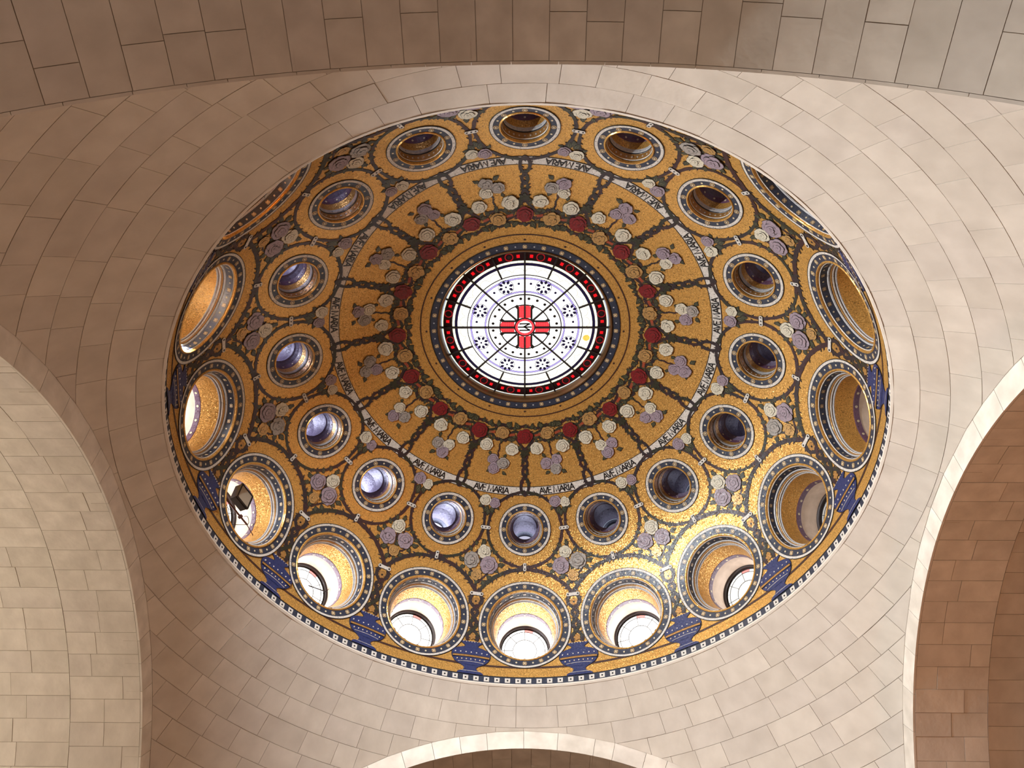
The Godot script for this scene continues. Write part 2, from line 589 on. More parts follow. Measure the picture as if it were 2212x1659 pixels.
# ---------------------------------------------------------------- the dome
func build_dome() -> void:
	var dome := group_node("ceiling", self)
	tag(dome, "gold mosaic dome covered in roses, thorny vines and urns, seen from below", "", "", "structure")
	# gold ground, one piece per sector, with round openings for the oculi
	var sh := Shape.new()
	ground_patch(sh.of(mat.gold), S_LOW, 0.004, 2.31, 0.685, 0.23 / 4.95 * 0.98, 4.8)
	ground_patch(sh.of(mat.gold), S_UP, 2.30, 4.01, 0.35, sin(0.903) / 3.963, 4.0)
	sheet(sh.of(mat.gold), Polar.new(), -SEC / 2 - 0.0006, SEC / 2 + 0.0006, 4.0, 4.9, 0, 0, 6, 10, 2.9)
	sheet(sh.of(mat.gold), Polar.new(), -SEC / 2 - 0.0006, SEC / 2 + 0.0006, 4.89, 5.775, 0, 0, 6, 10, 2.1)
	var ground := sh.mesh()
	for k in 16: node("gold_mosaic_ground", ground, dome).rotation.y = -k * SEC
	# frieze at the foot
	var pol := Polar.new()
	sh = Shape.new()
	sheet(sh.of(mat.blue), pol, 0, TAU, 0.05, 0.185, 0, 0.004, 192, 2, 5.0)
	sheet(sh.of(mat.band_edge), pol, 0, TAU, 0.183, 0.197, 0, 0.007, 192, 1, 5.0)
	sheet(sh.of(mat.band_edge), pol, 0, TAU, 0.03, 0.05, 0, 0.007, 192, 1, 5.0)
	node("blue_frieze", sh.mesh(), dome)
	sh = Shape.new()
	var fl := Map.new()
	fl.bend = 0.0
	sheet(sh.of(mat.white), fl, -0.047, 0.047, -0.047, 0.047, 0.0, 0.010, 1, 1)
	blob(sh.of(mat.ink), fl, Vector2.ZERO, disc(0.017, 8), 0.01, 0.0125)
	var tile := sh.mesh()
	for j in 168: put(node("frieze_tile", tile, dome), seat((j + 0.37) * 16.0 / 168.0, 0.116))
	sh = Shape.new()
	sheet(sh.of(mat.brown), pol, 0, TAU, 0.385, 0.425, 0, 0.005, 192, 1, 5.0)
	node("brown_line", sh.mesh(), dome)
	# inscription band
	sh = Shape.new()
	sheet(sh.of(mat.white), pol, 0, TAU, 3.845, 4.005, 0, 0.005, 192, 2, 3.4)
	for e in [3.836, 4.005]: sheet(sh.of(mat.band_edge), pol, 0, TAU, e, e + 0.012, 0, 0.008, 192, 1, 3.4)
	node("inscription_band", sh.mesh(), dome)
	# crown rings
	sh = Shape.new()
	sheet(sh.of(mat.brown), pol, 0, TAU, 5.462, 5.484, 0, 0.006, 128, 1, 2.0)
	node("crown_line", sh.mesh(), dome)
	sh = Shape.new()
	sheet(sh.of(mat.blue), pol, 0, TAU, 5.652, 5.775, 0, 0.006, 128, 1, 1.7)
	for e in [5.636, 5.772]: sheet(sh.of(mat.band_edge), pol, 0, TAU, e, e + 0.016, 0, 0.009, 128, 1, 1.7)
	var crown := node("crown_band", sh.mesh(), dome)
	var ros := rosette_mesh(0.046)
	var dot := bead_mesh(0.014, mat.moulding)
	var ink := bead_mesh(0.02, mat.brown)
	for j in 32:
		put(node("rosette", ros, crown), seat(j * 0.5, 5.715, 0, 1, 0.006))
		put(node("bead", dot, crown), seat(j * 0.5 + 0.25, 5.715, 0, 1, 0.006))
	for j in 16: put(node("crown_dot", ink, dome), seat(j, 5.578))
	# motifs that repeat round the dome
	var roses := {}
	for c in ["red", "gold", "white", "lilac", "grey"]:
		roses[c] = []
		for v in 3: roses[c].append(rose_mesh(11 * v + c.length() * 7 + 3, mat["petal_" + c], 5 + (v + 1) % 3))
	var leaves := [leaf_mesh(1), leaf_mesh(2), leaf_mesh(4)]
	var lay_rose := func(par: Node, c: String, az: float, s: float, rad: float) -> void:
		put(node("rose", roses[c][rng.randi() % 3], par), seat(az, s, rng.randf() * TAU, rad / 0.13 * rng.randf_range(0.95, 1.05), 0.012))
	var lay_leaf := func(par: Node, az: float, s: float, dir: float, len: float) -> void:
		put(node("leaf", leaves[rng.randi() % 3], par), seat(az, s, dir - PI / 2, len / 0.12, 0.004))
	var du := func(d: float, s: float) -> float: return d / prof_r(s) / SEC
	# stems of the garland, chains and threads, baked for sector 0
	var stems := []
	var chains := []
	var threads := []
	for v in 3:
		sh = Shape.new()
		var m := Dome.new(0, 5.0)
		var r5 := prof_r(5.0)
		var p := PackedVector2Array()
		for j in 25:
			var t := -0.5 + j / 24.0
			p.append(Vector2(t * SEC * r5, 0.235 + 0.028 * cos(t * TAU * 2.0) + rng.randf_range(-0.012, 0.012)))
		vine(sh, m, p, 0.026, 0.006, false, 0.05)
		p = PackedVector2Array()
		for q in [[-0.5, -0.05], [-0.42, -0.06], [-0.33, 0.0], [-0.25, 0.05], [-0.17, -0.03], [-0.09, -0.13], [0.0, -0.21], [0.09, -0.13], [0.17, -0.03], [0.25, 0.05], [0.33, 0.0], [0.42, -0.06], [0.5, -0.05]]:
			p.append(Vector2(q[0] * SEC * r5, q[1]))
		vine(sh, m, spline(p, 4), 0.024, 0.008, false, 0.05)
		p = PackedVector2Array()
		for j in 17:
			var t := -0.5 + j / 16.0
			p.append(Vector2(t * SEC * r5, 0.12 + 0.03 * sin(t * TAU * 4.0)))
		vine(sh, m, p, 0.03, 0.004, false, 0.045)
		for q in [-0.27, 0.27]: ribbon(sh.of(mat.orange), m, PackedVector2Array([Vector2((q - 0.06) * SEC * r5, 0.06), Vector2((q + 0.06) * SEC * r5, 0.085)]), PackedFloat32Array([0.024]), 0.0, 0.012)
		stems.append(sh.mesh())
		sh = Shape.new()
		m = Dome.new(0, 4.3)
		for e in [[-0.28, 0.078, 0.165, 0.027], [0.02, 0.048, 0.085, 0.025], [0.185, 0.048, 0.085, 0.025], [0.34, 0.043, 0.075, 0.024]]:
			p = PackedVector2Array()
			for j in 20:
				var d := Vector2.from_angle(TAU * j / 20)
				p.append(Vector2(d.x * e[1], e[0] + d.y * e[2]))
			vine(sh, m, p, e[3], 0.008 + 0.002 * (e[2] * 10.0), true, 0.055)
		for e in [-0.44, -0.08, 0.105, 0.265]: blob(sh.of(mat.vine), m, Vector2(0, e), disc(0.045, 9), 0, 0.013)
		blob(sh.of(mat.vine), m, Vector2(0, 0.45), disc(0.07, 9), 0, 0.013)
		for j in 5:
			var d := Vector2.from_angle(PI / 2 + (j - 2) * 0.9)
			ribbon(sh.of(mat.leaf), m, PackedVector2Array([Vector2(0, 0.43), Vector2(0, 0.43) - d * 0.07, Vector2(0, 0.43) - d * 0.12]), PackedFloat32Array([0.02, 0.03, 0.002]), 0, 0.016)
		chains.append(sh.mesh())
		sh = Shape.new()
		p = PackedVector2Array()
		for j in 9: p.append(Vector2(0.012 * sin(j * 1.9), 0.64 - j * 0.045))
		vine(sh, m, p, 0.013, 0.007, false, 0.03)
		threads.append(sh.mesh())
	var wreaths := []
	var arcs := []
	for v in 2:
		sh = Shape.new()
		var m := Dome.new(0, S_UP, sin(0.903) / 3.963)
		var p := PackedVector2Array()
		for j in 72: p.append(Vector2.from_angle(TAU * j / 72) * (0.737 + rng.randf_range(-0.006, 0.006)))
		vine(sh, m, p, 0.027, 0.009, true, 0.08)
		wreaths.append(sh.mesh())
		sh = Shape.new()
		m = Dome.new(0, S_LOW, 0.23 / 4.95)
		p = PackedVector2Array()
		for j in 49:
			var an := deg_to_rad(lerpf(32.0, 148.0, j / 48.0))
			p.append(Vector2.from_angle(an) * (1.115 + rng.randf_range(-0.007, 0.007)))
		vine(sh, m, p, 0.036, 0.010, false, 0.085)
		arcs.append(sh.mesh())
	var stalks := []
	for v in 2:
		sh = Shape.new()
		var m := Dome.new(0, 0)
		for q in [[[0.0, 2.06], [-0.06, 2.2], [-0.2, 2.3], [-0.3, 2.44]], [[0.0, 2.06], [0.09, 2.2], [0.22, 2.3], [0.33, 2.44]], [[0.0, 2.06], [0.02, 2.3], [0.0, 2.5], [-0.02, 2.62]], [[0.3, 2.42], [0.12, 2.58], [0.02, 2.75], [0.0, 2.92]], [[-0.3, 2.42], [-0.15, 2.58], [-0.03, 2.75], [0.0, 2.92]]]:
			var p := PackedVector2Array()
			for e in q: p.append(Vector2(e[0] + rng.randf_range(-0.02, 0.02), e[1]))
			vine(sh, m, spline(p, 5), 0.017, 0.006, false, 0.06)
		stalks.append(sh.mesh())
	var braid := braid_mesh()
	var urn := urn_meshes()
	var letters := letter_meshes()
	var flower := flower_mesh(0.078, true)
	var flower2 := flower_mesh(0.072, false)
	var drop := drop_mesh()
	var tie3 := plate_mesh(0.20, 0.066, [-0.065, 0.0, 0.065], 0.0)
	var tie2 := plate_mesh(0.155, 0.075, [-0.04, 0.04], 0.25)
	var tie1 := plate_mesh(0.26, 0.085, [-0.095, 0.095], 0.3)
	for k in 16:
		# garland round the crown
		var g := group_node("rose_garland", dome)
		node("garland_stem", stems[k % 3], g).rotation.y = -k * SEC
		node("hanging_thread", threads[k % 3], g).rotation.y = -(k + 0.5) * SEC
		lay_rose.call(g, "red", k, 5.05, 0.15)
		lay_rose.call(g, "gold", k + 0.5, 5.105, 0.135)
		var near: bool = k >= 2 and k <= 6 or k <= 1
		lay_rose.call(g, "white", k - 0.25, 4.775, 0.13)
		lay_rose.call(g, "white", k + 0.235, 4.80, 0.134)
		var side := 1.0 if k % 2 == 0 else -1.0
		lay_rose.call(g, "lilac" if near else "grey", k + 0.5 - 0.115 * side, 4.47, 0.118)
		lay_rose.call(g, "white" if k % 3 else "lilac", k + 0.5 + 0.075 * side, 4.53, 0.11)
		lay_rose.call(g, "lilac" if k % 4 else "grey", k + 0.5 + 0.035 * side, 4.345, 0.12)
		for q in [[0.5 - 0.075, 4.30, 3.7, 0.12], [0.5 + 0.12, 4.30, -0.5, 0.12], [0.33, 4.68, -1.2, 0.1], [-0.36, 4.66, -1.9, 0.1], [0.14, 5.2, 0.9, 0.15], [-0.13, 5.2, 2.3, 0.15], [0.02, 5.22, 1.5, 0.1], [0.38, 5.2, 1.9, 0.15], [0.62, 5.2, 1.0, 0.15], [0.37, 5.0, -2.2, 0.11], [0.64, 5.0, -0.9, 0.11], [0.5, 4.98, -1.6, 0.12], [0.2, 4.98, -0.4, 0.1], [-0.2, 4.98, -2.7, 0.1], [0.27, 5.18, 2.2, 0.1], [-0.27, 5.18, 0.8, 0.1], [0.18, 5.02, 0.4, 0.12], [-0.18, 5.02, 2.8, 0.12], [0.44, 5.24, 2.4, 0.12], [0.56, 5.24, 0.7, 0.12], [0.06, 4.86, -1.0, 0.12], [-0.07, 4.86, -2.1, 0.12]]:
			lay_leaf.call(g, k + q[0], q[1], q[2] + rng.randf_range(-0.3, 0.3), q[3] * rng.randf_range(0.85, 1.15))
		node("thorn_chain", chains[k % 3], dome).rotation.y = -k * SEC
		node("thorn_wreath", wreaths[k % 2], dome).rotation.y = -k * SEC
		node("thorn_arc", arcs[k % 2], dome).rotation.y = -k * SEC
		# inscription
		var ins := group_node("inscription", dome)
		ins.rotation.y = -(k + 0.49) * SEC
		for l in letters: node("letter", l, ins)
		# two roses under the inscription and four between the oculi
		var sp := group_node("rose_spray", dome)
		var b := k + 0.5
		lay_rose.call(sp, "lilac" if side > 0 else "white", b + du.call(-0.092, 3.69), 3.69, 0.115)
		lay_rose.call(sp, "white" if side > 0 else "lilac", b + du.call(0.103, 3.66), 3.655, 0.102)
		for q in [[-0.02, 3.58, -1.9, 0.16], [0.05, 3.58, -1.3, 0.16], [0.13, 3.58, -0.4, 0.1], [-0.14, 3.6, -2.4, 0.1], [0.0, 3.52, -1.6, 0.14]]:
			lay_leaf.call(sp, b + du.call(q[0], q[1]), q[1], q[2] + rng.randf_range(-0.2, 0.2), q[3])
		var bq := group_node("rose_bouquet", dome)
		node("rose_stalk", stalks[k % 2], bq).rotation.y = -b * SEC
		lay_rose.call(bq, "white", b + du.call(-0.045 * side, 2.69), 2.68, 0.132)
		lay_rose.call(bq, "lilac", b + du.call(-0.165 * side, 2.42), 2.425, 0.165)
		lay_rose.call(bq, "lilac" if k % 3 else "grey", b + du.call(0.185 * side, 2.48), 2.48, 0.16)
		lay_rose.call(bq, "gold", b + du.call(0.05 * side, 2.23), 2.215, 0.108)
		for q in [[-0.32, 2.44, 2.8, 0.14], [-0.25, 2.52, 2.3, 0.13], [0.34, 2.44, 0.2, 0.15], [0.28, 2.38, -0.6, 0.13], [0.0, 2.8, 1.5, 0.13], [-0.12, 2.78, 2.0, 0.11], [0.12, 2.66, 0.8, 0.12], [-0.1, 2.26, -2.4, 0.15], [0.15, 2.22, -0.7, 0.13], [-0.03, 2.14, -1.9, 0.13], [0.08, 2.13, -1.2, 0.12], [0.02, 2.36, 0.3, 0.12], [-0.3, 2.36, -2.6, 0.13], [0.36, 2.52, 0.7, 0.12], [-0.2, 2.66, 2.4, 0.12], [0.22, 2.66, 0.5, 0.11], [-0.13, 2.18, 2.6, 0.11]]:
			lay_leaf.call(bq, b + du.call(q[0], q[1]), q[1], q[2] + rng.randf_range(-0.2, 0.2), q[3])
		put(node("tie_plate", tie3, dome), seat(b, S_UP - 0.012, 0, 1, 0.008))
		put(node("tie_plate", tie2, dome), seat(k, 2.43, PI / 2, 1, 0.008))
		put(node("tie_plate", tie1, dome), seat(b, 1.85, 0, 1, 0.006))
		# braided column and urn between the large oculi
		var br := node("braided_vine", braid, dome)
		br.rotation.y = -b * SEC
		var fl1 := node("flower", flower, br)
		fl1.transform = br.transform.affine_inverse() * seat(b, 1.70, 0, 1, 0.004)
		node("flower", flower2, br).transform = br.transform.affine_inverse() * seat(b, 0.985, 0.3, 1, 0.004)
		node("petal", drop, br).transform = br.transform.affine_inverse() * seat(b, 1.485, 0, 1, 0.004)
		node("petal", drop, br).transform = br.transform.affine_inverse() * seat(b, 1.25, 0, 0.85, 0.004)
		var ur := node("urn", urn[0], dome)
		ur.rotation.y = -b * SEC
		for q in urn.slice(1): node(q[0], q[1], ur)


func ground_patch(k: Surf, s0: float, lo: float, hi: float, hole: float, kap: float, us: float) -> void:
	# the sector between two parallels round a circular hole, meshed in rays from the hole to the border
	var m := Dome.new(0, s0, kap)
	var half := SEC / 2.0 + 0.0006
	var inside := func(d: Vector2) -> bool:
		var s: float = s0 + d.y - kap * d.x * d.x * 0.5
		return s > lo and s < hi and absf(d.x / prof_r(s)) < half
	var angs := []
	for j in 120: angs.append(TAU * j / 120)
	for cs in [lo, hi]:      # the four corners
		for sg in [-1.0, 1.0]:
			var x: float = sg * half * prof_r(cs)
			angs.append(fposmod(atan2(cs - s0 + kap * x * x * 0.5, x), TAU))
	angs.sort()
	var rows := []
	for an in angs:
		var d := Vector2.from_angle(an)
		var a := hole
		var b := 3.0
		for it in 26:
			var mid := (a + b) * 0.5
			if inside.call(d * mid): a = mid
			else: b = mid
		var row := []
		for j in 9:
			var e := d * lerpf(hole, b, j / 8.0)
			var q := m.look(e.x, e.y)
			row.append(k.p(m.at(e.x, e.y, 0), m.nor(e.x, e.y), Vector2(q.w * us, s0 + e.y - kap * e.x * e.x * 0.5)))
		rows.append(row)
	for i in rows.size():
		var t := (i + 1) % rows.size()
		for j in 8: k.q(rows[i][j], rows[t][j], rows[t][j + 1], rows[i][j + 1])


func braid_mesh() -> ArrayMesh:
	var sh := Shape.new()
	var m := Dome.new(0, 0)
	var o := 0.008
	for sg in [-1.0, 1.0]:
		var p := PackedVector2Array()
		for q in [[1.84, 0.075], [1.76, 0.108], [1.68, 0.105], [1.57, 0.0], [1.485, -0.062], [1.39, 0.0], [1.25, 0.062], [1.134, 0.0], [1.05, -0.075], [0.975, -0.105], [0.90, -0.075]]:
			p.append(Vector2(q[1] * sg, q[0]))
		vine(sh, m, spline(p, 5), 0.032, o, false, 0.07)
		o += 0.003
	return sh.mesh()


func flower_mesh(R: float, eye: bool) -> ArrayMesh:
	var sh := Shape.new()
	var m := Map.new()
	var n := 6 if eye else 5
	for j in n:
		var c := Vector2.from_angle(TAU * j / n + 0.3) * R * 0.58
		blob(sh.of(mat.ink), m, c, disc(R * 0.43, 10), 0, 0.004)
		blob(sh.of(mat.tan_gold), m, c, disc(R * 0.36, 10), 0.004, 0.007, 0.002)
	blob(sh.of(mat.tan_gold), m, Vector2.ZERO, disc(R * 0.45, 12), 0.004, 0.0085)
	if eye: blob(sh.of(mat.ink), m, Vector2.ZERO, disc(R * 0.24, 10), 0.004, 0.0105)
	return sh.mesh()


func drop_mesh() -> ArrayMesh:
	var sh := Shape.new()
	var m := Map.new()
	var p := PackedVector2Array([Vector2(0, -0.06), Vector2(0, -0.03), Vector2(0, 0.0), Vector2(0, 0.025), Vector2(0, 0.04)])
	ribbon(sh.of(mat.ink), m, p, PackedFloat32Array([0.004, 0.019, 0.033, 0.03, 0.012]), 0, 0.003)
	ribbon(sh.of(mat.tan_gold), m, p, PackedFloat32Array([0.001, 0.012, 0.025, 0.022, 0.004]), 0, 0.006)
	return sh.mesh()


func urn_meshes() -> Array:
	var m := Dome.new(0, 0)
	var sh := Shape.new()
	var body := [[0.372, 0.17], [0.40, 0.235], [0.45, 0.297], [0.51, 0.337], [0.57, 0.355], [0.63, 0.352], [0.69, 0.312], [0.73, 0.235], [0.752, 0.16], [0.765, 0.122], [0.79, 0.116], [0.812, 0.142], [0.835, 0.178], [0.855, 0.196], [0.872, 0.178]]
	var grown := []
	for r in body: grown.append([r[0], r[1] + 0.008])
	spindle(sh.of(mat.band_edge), m, Vector2.ZERO, grown, 0, 0.013, 0.0)
	spindle(sh.of(mat.urn_blue), m, Vector2.ZERO, body, 0, 0.015, 0.012)
	var out := [sh.mesh()]
	sh = Shape.new()
	spindle(sh.of(mat.urn_blue), m, Vector2.ZERO, [[0.19, 0.235], [0.215, 0.235], [0.24, 0.195], [0.262, 0.135], [0.30, 0.108], [0.33, 0.112], [0.355, 0.145], [0.374, 0.175]], 0, 0.014, 0.008)
	spindle(sh.of(mat.white), m, Vector2.ZERO, [[0.244, 0.19], [0.251, 0.17]], 0, 0.0165, 0.008)
	out.append(["urn_foot", sh.mesh()])
	sh = Shape.new()
	var bow := func(k: Surf, lo: float, hi: float, w: float) -> void:
		var p := PackedVector2Array()
		for j in 15:
			var t := -1.0 + j / 7.0
			p.append(Vector2(t * w, (lo + hi) * 0.5 + 0.022 * (1.0 - t * t)))
		ribbon(k, m, p, PackedFloat32Array([(hi - lo) * 0.5]), 0.0, 0.030)
	bow.call(sh.of(mat.tan_gold), 0.522, 0.556, 0.338)
	bow.call(sh.of(mat.ink), 0.512, 0.523, 0.334)
	bow.call(sh.of(mat.ink), 0.556, 0.566, 0.34)
	bow.call(sh.of(mat.white), 0.418, 0.425, 0.235)
	out.append(["urn_band", sh.mesh()])
	sh = Shape.new()
	for j in 7:
		var t := -0.86 + j * 0.287
		blob(sh.of(mat.white), m, Vector2(t * 0.34, 0.62 + 0.02 * (1 - t * t)), disc(0.0125, 8), 0.01, 0.031)
		blob(sh.of(mat.bead), m, Vector2(t * 0.29, 0.472 + 0.02 * (1 - t * t)), disc(0.0125, 8), 0.01, 0.031)
		blob(sh.of(mat.white), m, Vector2(t * 0.18, 0.86), disc(0.009, 8), 0.01, 0.031)
	out.append(["urn_beads", sh.mesh()])
	return out


func letter_meshes() -> Array:
	# hand-drawn capitals as strokes in a box one unit high; AVE MARIA along 0.70 m
	var glyph := {
		"A": [[[0.0, 0.0], [0.36, 1.0]], [[0.36, 1.0], [0.72, 0.0]], [[0.14, 0.36], [0.60, 0.36]]],
		"V": [[[0.0, 1.0], [0.30, 0.0]], [[0.30, 0.0], [0.60, 1.0]]],
		"E": [[[0.44, 1.0], [0.0, 1.0], [0.0, 0.0], [0.46, 0.0]], [[0.0, 0.55], [0.38, 0.55]]],
		"M": [[[0.0, 0.0], [0.10, 1.0], [0.42, 0.12], [0.74, 1.0], [0.84, 0.0]]],
		"R": [[[0.0, 0.0], [0.0, 1.0]], [[0.0, 1.0], [0.30, 0.98], [0.44, 0.80], [0.34, 0.58], [0.0, 0.50]], [[0.16, 0.50], [0.50, 0.0]]],
		"I": [[[0.0, 0.0], [0.0, 1.0]]],
	}
	var text := [["A", 0.0], ["V", 0.66], ["E", 1.36], ["M", 2.16], ["A", 3.08], ["R", 3.86], ["I", 4.50], ["A", 4.66]]
	var unit := 0.118
	var out := []
	for t in text:
		var sh := Shape.new()
		var m := Dome.new(0, 3.868)
		for st in glyph[t[0]]:
			var p := PackedVector2Array()
			for q in st: p.append(Vector2((q[0] + t[1]) * 0.130 - 0.35, q[1] * unit))
			var w := PackedFloat32Array()
			for q in p: w.append(0.0098)
			ribbon(sh.of(mat.ink), m, p, w, 0.0, 0.011)
			for q in p: blob(sh.of(mat.ink), m, q, disc(0.0092, 7), 0.0, 0.0108)
		out.append(sh.mesh())
	return out


# ---------------------------------------------------------------- oculi
func circle3(c: Vector3, tilt: float, r: float, n := 64) -> PackedVector3Array:   # in the frame of azimuth 0
	var up := Vector3(0, cos(tilt), sin(tilt))
	var p := PackedVector3Array()
	for j in n:
		var d := Vector2.from_angle(TAU * j / n)
		p.append(c + Vector3(d.x, 0, 0) * r + up * d.y * r)
	return p


func surface_circle(m: Map, r: float, o: float, n := 64) -> PackedVector3Array:
	var p := PackedVector3Array()
	for j in n:
		var d := Vector2.from_angle(TAU * j / n) * r
		p.append(m.at(d.x, d.y, o))
	return p


func oculus_parts(low: bool) -> Dictionary:
	var s0 := S_LOW if low else S_UP
	var m := Dome.new(0, s0, 0.23 / 4.95 if low else sin(0.903) / 3.963)
	var c0 := m.at(0, 0, 0)
	var tilt := 0.15 if low else 0.88
	var ax := Vector3(0, sin(tilt), -cos(tilt))
	var parts := {}
	var at := func(l: float, r: float) -> PackedVector3Array:
		var p := PackedVector3Array()
		for j in 64: p.append(tube_point(low, l, r, TAU * j / 64))
		return p
	var sh := Shape.new()
	var wr := [0.835, 0.873] if low else [0.464, 0.509]
	var br := [0.722, 0.835] if low else [0.372, 0.464]
	annulus(sh.of(mat.white), m, Vector2.ZERO, wr[0], wr[1], 0, 0.012, 72)
	annulus(sh.of(mat.band_edge), m, Vector2.ZERO, wr[1], wr[1] + 0.011, 0, 0.013, 72)
	annulus(sh.of(mat.band_edge), m, Vector2.ZERO, wr[0] - 0.006, wr[0], 0, 0.0105, 72)
	parts["white_border"] = sh.mesh()
	sh = Shape.new()
	annulus(sh.of(mat.blue), m, Vector2.ZERO, br[0], br[1], 0, 0.009, 72)
	parts["blue_band"] = sh.mesh()
	sh = Shape.new()
	if low: loft(sh.of(mat.gold_lip), [surface_circle(m, 0.726, 0.0), surface_circle(m, 0.723, 0.014), surface_circle(m, 0.713, 0.023), surface_circle(m, 0.700, 0.023), surface_circle(m, 0.691, 0.012), surface_circle(m, 0.688, 0.0), at.call(0.010, 0.684)], ax)
	else: loft(sh.of(mat.gold_lip), [surface_circle(m, 0.377, 0.0), surface_circle(m, 0.374, 0.015), surface_circle(m, 0.364, 0.026), surface_circle(m, 0.353, 0.026), surface_circle(m, 0.346, 0.014), surface_circle(m, 0.344, 0.0), at.call(0.012, 0.341)], ax)
	parts["gold_lip"] = sh.mesh()
	var run := func(called: String, mm: Material, rings: Array) -> void:
		var one := Shape.new()
		var built := []
		for r in rings: built.append(at.call(r[0], r[1]))
		loft(one.of(mm), built, ax)
		parts[called] = one.mesh()
	if low:
		var strip := Shape.new()
		loft(strip.of(mat.white), [at.call(0.008, 0.684), at.call(0.014, 0.674)], ax)
		loft(strip.of(mat.blue), [at.call(0.014, 0.674), at.call(0.088, 0.650)], ax)
		parts["inner_blue_band"] = strip.mesh()
		strip = Shape.new()
		loft(strip.of(mat.moulding), [at.call(0.088, 0.650), at.call(0.091, 0.636), at.call(0.102, 0.630), at.call(0.108, 0.636)], ax)
		loft(strip.of(mat.ink), [at.call(0.108, 0.636), at.call(0.112, 0.633)], ax)
		loft(strip.of(mat.tan_gold), [at.call(0.112, 0.633), at.call(0.115, 0.622), at.call(0.123, 0.617), at.call(0.128, 0.622)], ax)
		loft(strip.of(mat.white), [at.call(0.128, 0.622), at.call(0.131, 0.610), at.call(0.142, 0.606)], ax)
		loft(strip.of(mat.brown), [at.call(0.142, 0.606), at.call(0.146, 0.609), at.call(0.153, 0.607)], ax)
		loft(strip.of(mat.moulding), [at.call(0.153, 0.607), at.call(0.156, 0.597), at.call(0.163, 0.593), at.call(0.166, 0.595)], ax)
		parts["moulding"] = strip.mesh()
		run.call("gold_reveal", mat.gold, [[0.166, 0.594], [0.28, 0.56], [0.40, 0.530]])
		run.call("purple_band", mat.purple, [[0.40, 0.530], [0.412, 0.524], [0.495, 0.516]])
		run.call("plaster_reveal", mat.plaster, [[0.495, 0.516], [0.505, 0.521], [0.82, 0.503]])
		run.call("window_frame", mat.frame, [[0.82, 0.503], [0.83, 0.49], [0.84, 0.472], [0.915, 0.466]])
		parts["glass_at"] = [c0 + ax * 0.905, tilt, 0.466]
	else:
		var strip := Shape.new()
		loft(strip.of(mat.ink), [at.call(0.012, 0.341), at.call(0.02, 0.337)], ax)
		loft(strip.of(mat.white), [at.call(0.02, 0.337), at.call(0.03, 0.33)], ax)
		loft(strip.of(mat.tan_gold), [at.call(0.03, 0.33), at.call(0.115, 0.326)], ax)
		loft(strip.of(mat.ink), [at.call(0.115, 0.326), at.call(0.12, 0.318), at.call(0.13, 0.318)], ax)
		parts["inner_gold_band"] = strip.mesh()
		run.call("white_moulding", mat.moulding, [[0.13, 0.318], [0.14, 0.312], [0.185, 0.309]])
		run.call("gold_reveal", mat.gold, [[0.185, 0.309], [0.19, 0.313], [0.30, 0.30]])
		run.call("purple_band", mat.purple, [[0.30, 0.30], [0.31, 0.296], [0.395, 0.285]])
		run.call("throat", mat.lavender, [[0.395, 0.285], [0.40, 0.29], [0.47, 0.262], [0.50, 0.24]])
		var c1 := c0 + ax * 0.50
		var d2 := Vector3(0, sin(0.42), -cos(0.42))
		var d3 := Vector3(0, sin(0.16), -cos(0.16))
		var c2 := c1 + d2 * 0.26
		var c3 := c2 + d3 * 0.45
		strip = Shape.new()
		loft(strip.of(mat.lavender), [circle3(c1, tilt, 0.243), circle3(c1 + d2 * 0.06, 0.7, 0.275), circle3(c2, 0.2, 0.285), circle3(c3 - d3 * 0.12, 0.16, 0.255)], d3)
		loft(strip.of(mat.blue), [circle3(c3 - d3 * 0.12, 0.16, 0.25), circle3(c3, 0.16, 0.225)], d3)
		parts["light_shaft"] = strip.mesh()
		parts["glass_at"] = [c3, 0.16, 0.228]
	return parts


func tube_point(low: bool, l: float, r: float, ang: float) -> Vector3:
	# the tube's mouth follows the dome; further out its rings are flat circles
	var m := Dome.new(0, S_LOW if low else S_UP, 0.23 / 4.95 if low else sin(0.903) / 3.963)
	var tilt := 0.15 if low else 0.88
	var ax := Vector3(0, sin(tilt), -cos(tilt))
	var e := Vector2.from_angle(ang) * r
	var w := smoothstep(0.0, 0.34 if low else 0.18, l)
	return (m.at(e.x, e.y, 0) + ax * l).lerp(m.at(0, 0, 0) + ax * l + Vector3(e.x, 0, 0) + Vector3(0, cos(tilt), sin(tilt)) * e.y, w)


func tube_seat(low: bool, l: float, r: float, ang: float) -> Transform3D:   # a place on the inner face of the tube, azimuth 0
	var m := Dome.new(0, S_LOW if low else S_UP)
	var tilt := 0.15 if low else 0.88
	var ax := Vector3(0, sin(tilt), -cos(tilt))
	var up := Vector3(0, cos(tilt), sin(tilt))
	var out := Vector3.RIGHT * cos(ang) + up * sin(ang)
	var nz := -out
	var y := ax
	return Transform3D(Basis(y.cross(nz), y, nz), tube_point(low, l, r, ang))


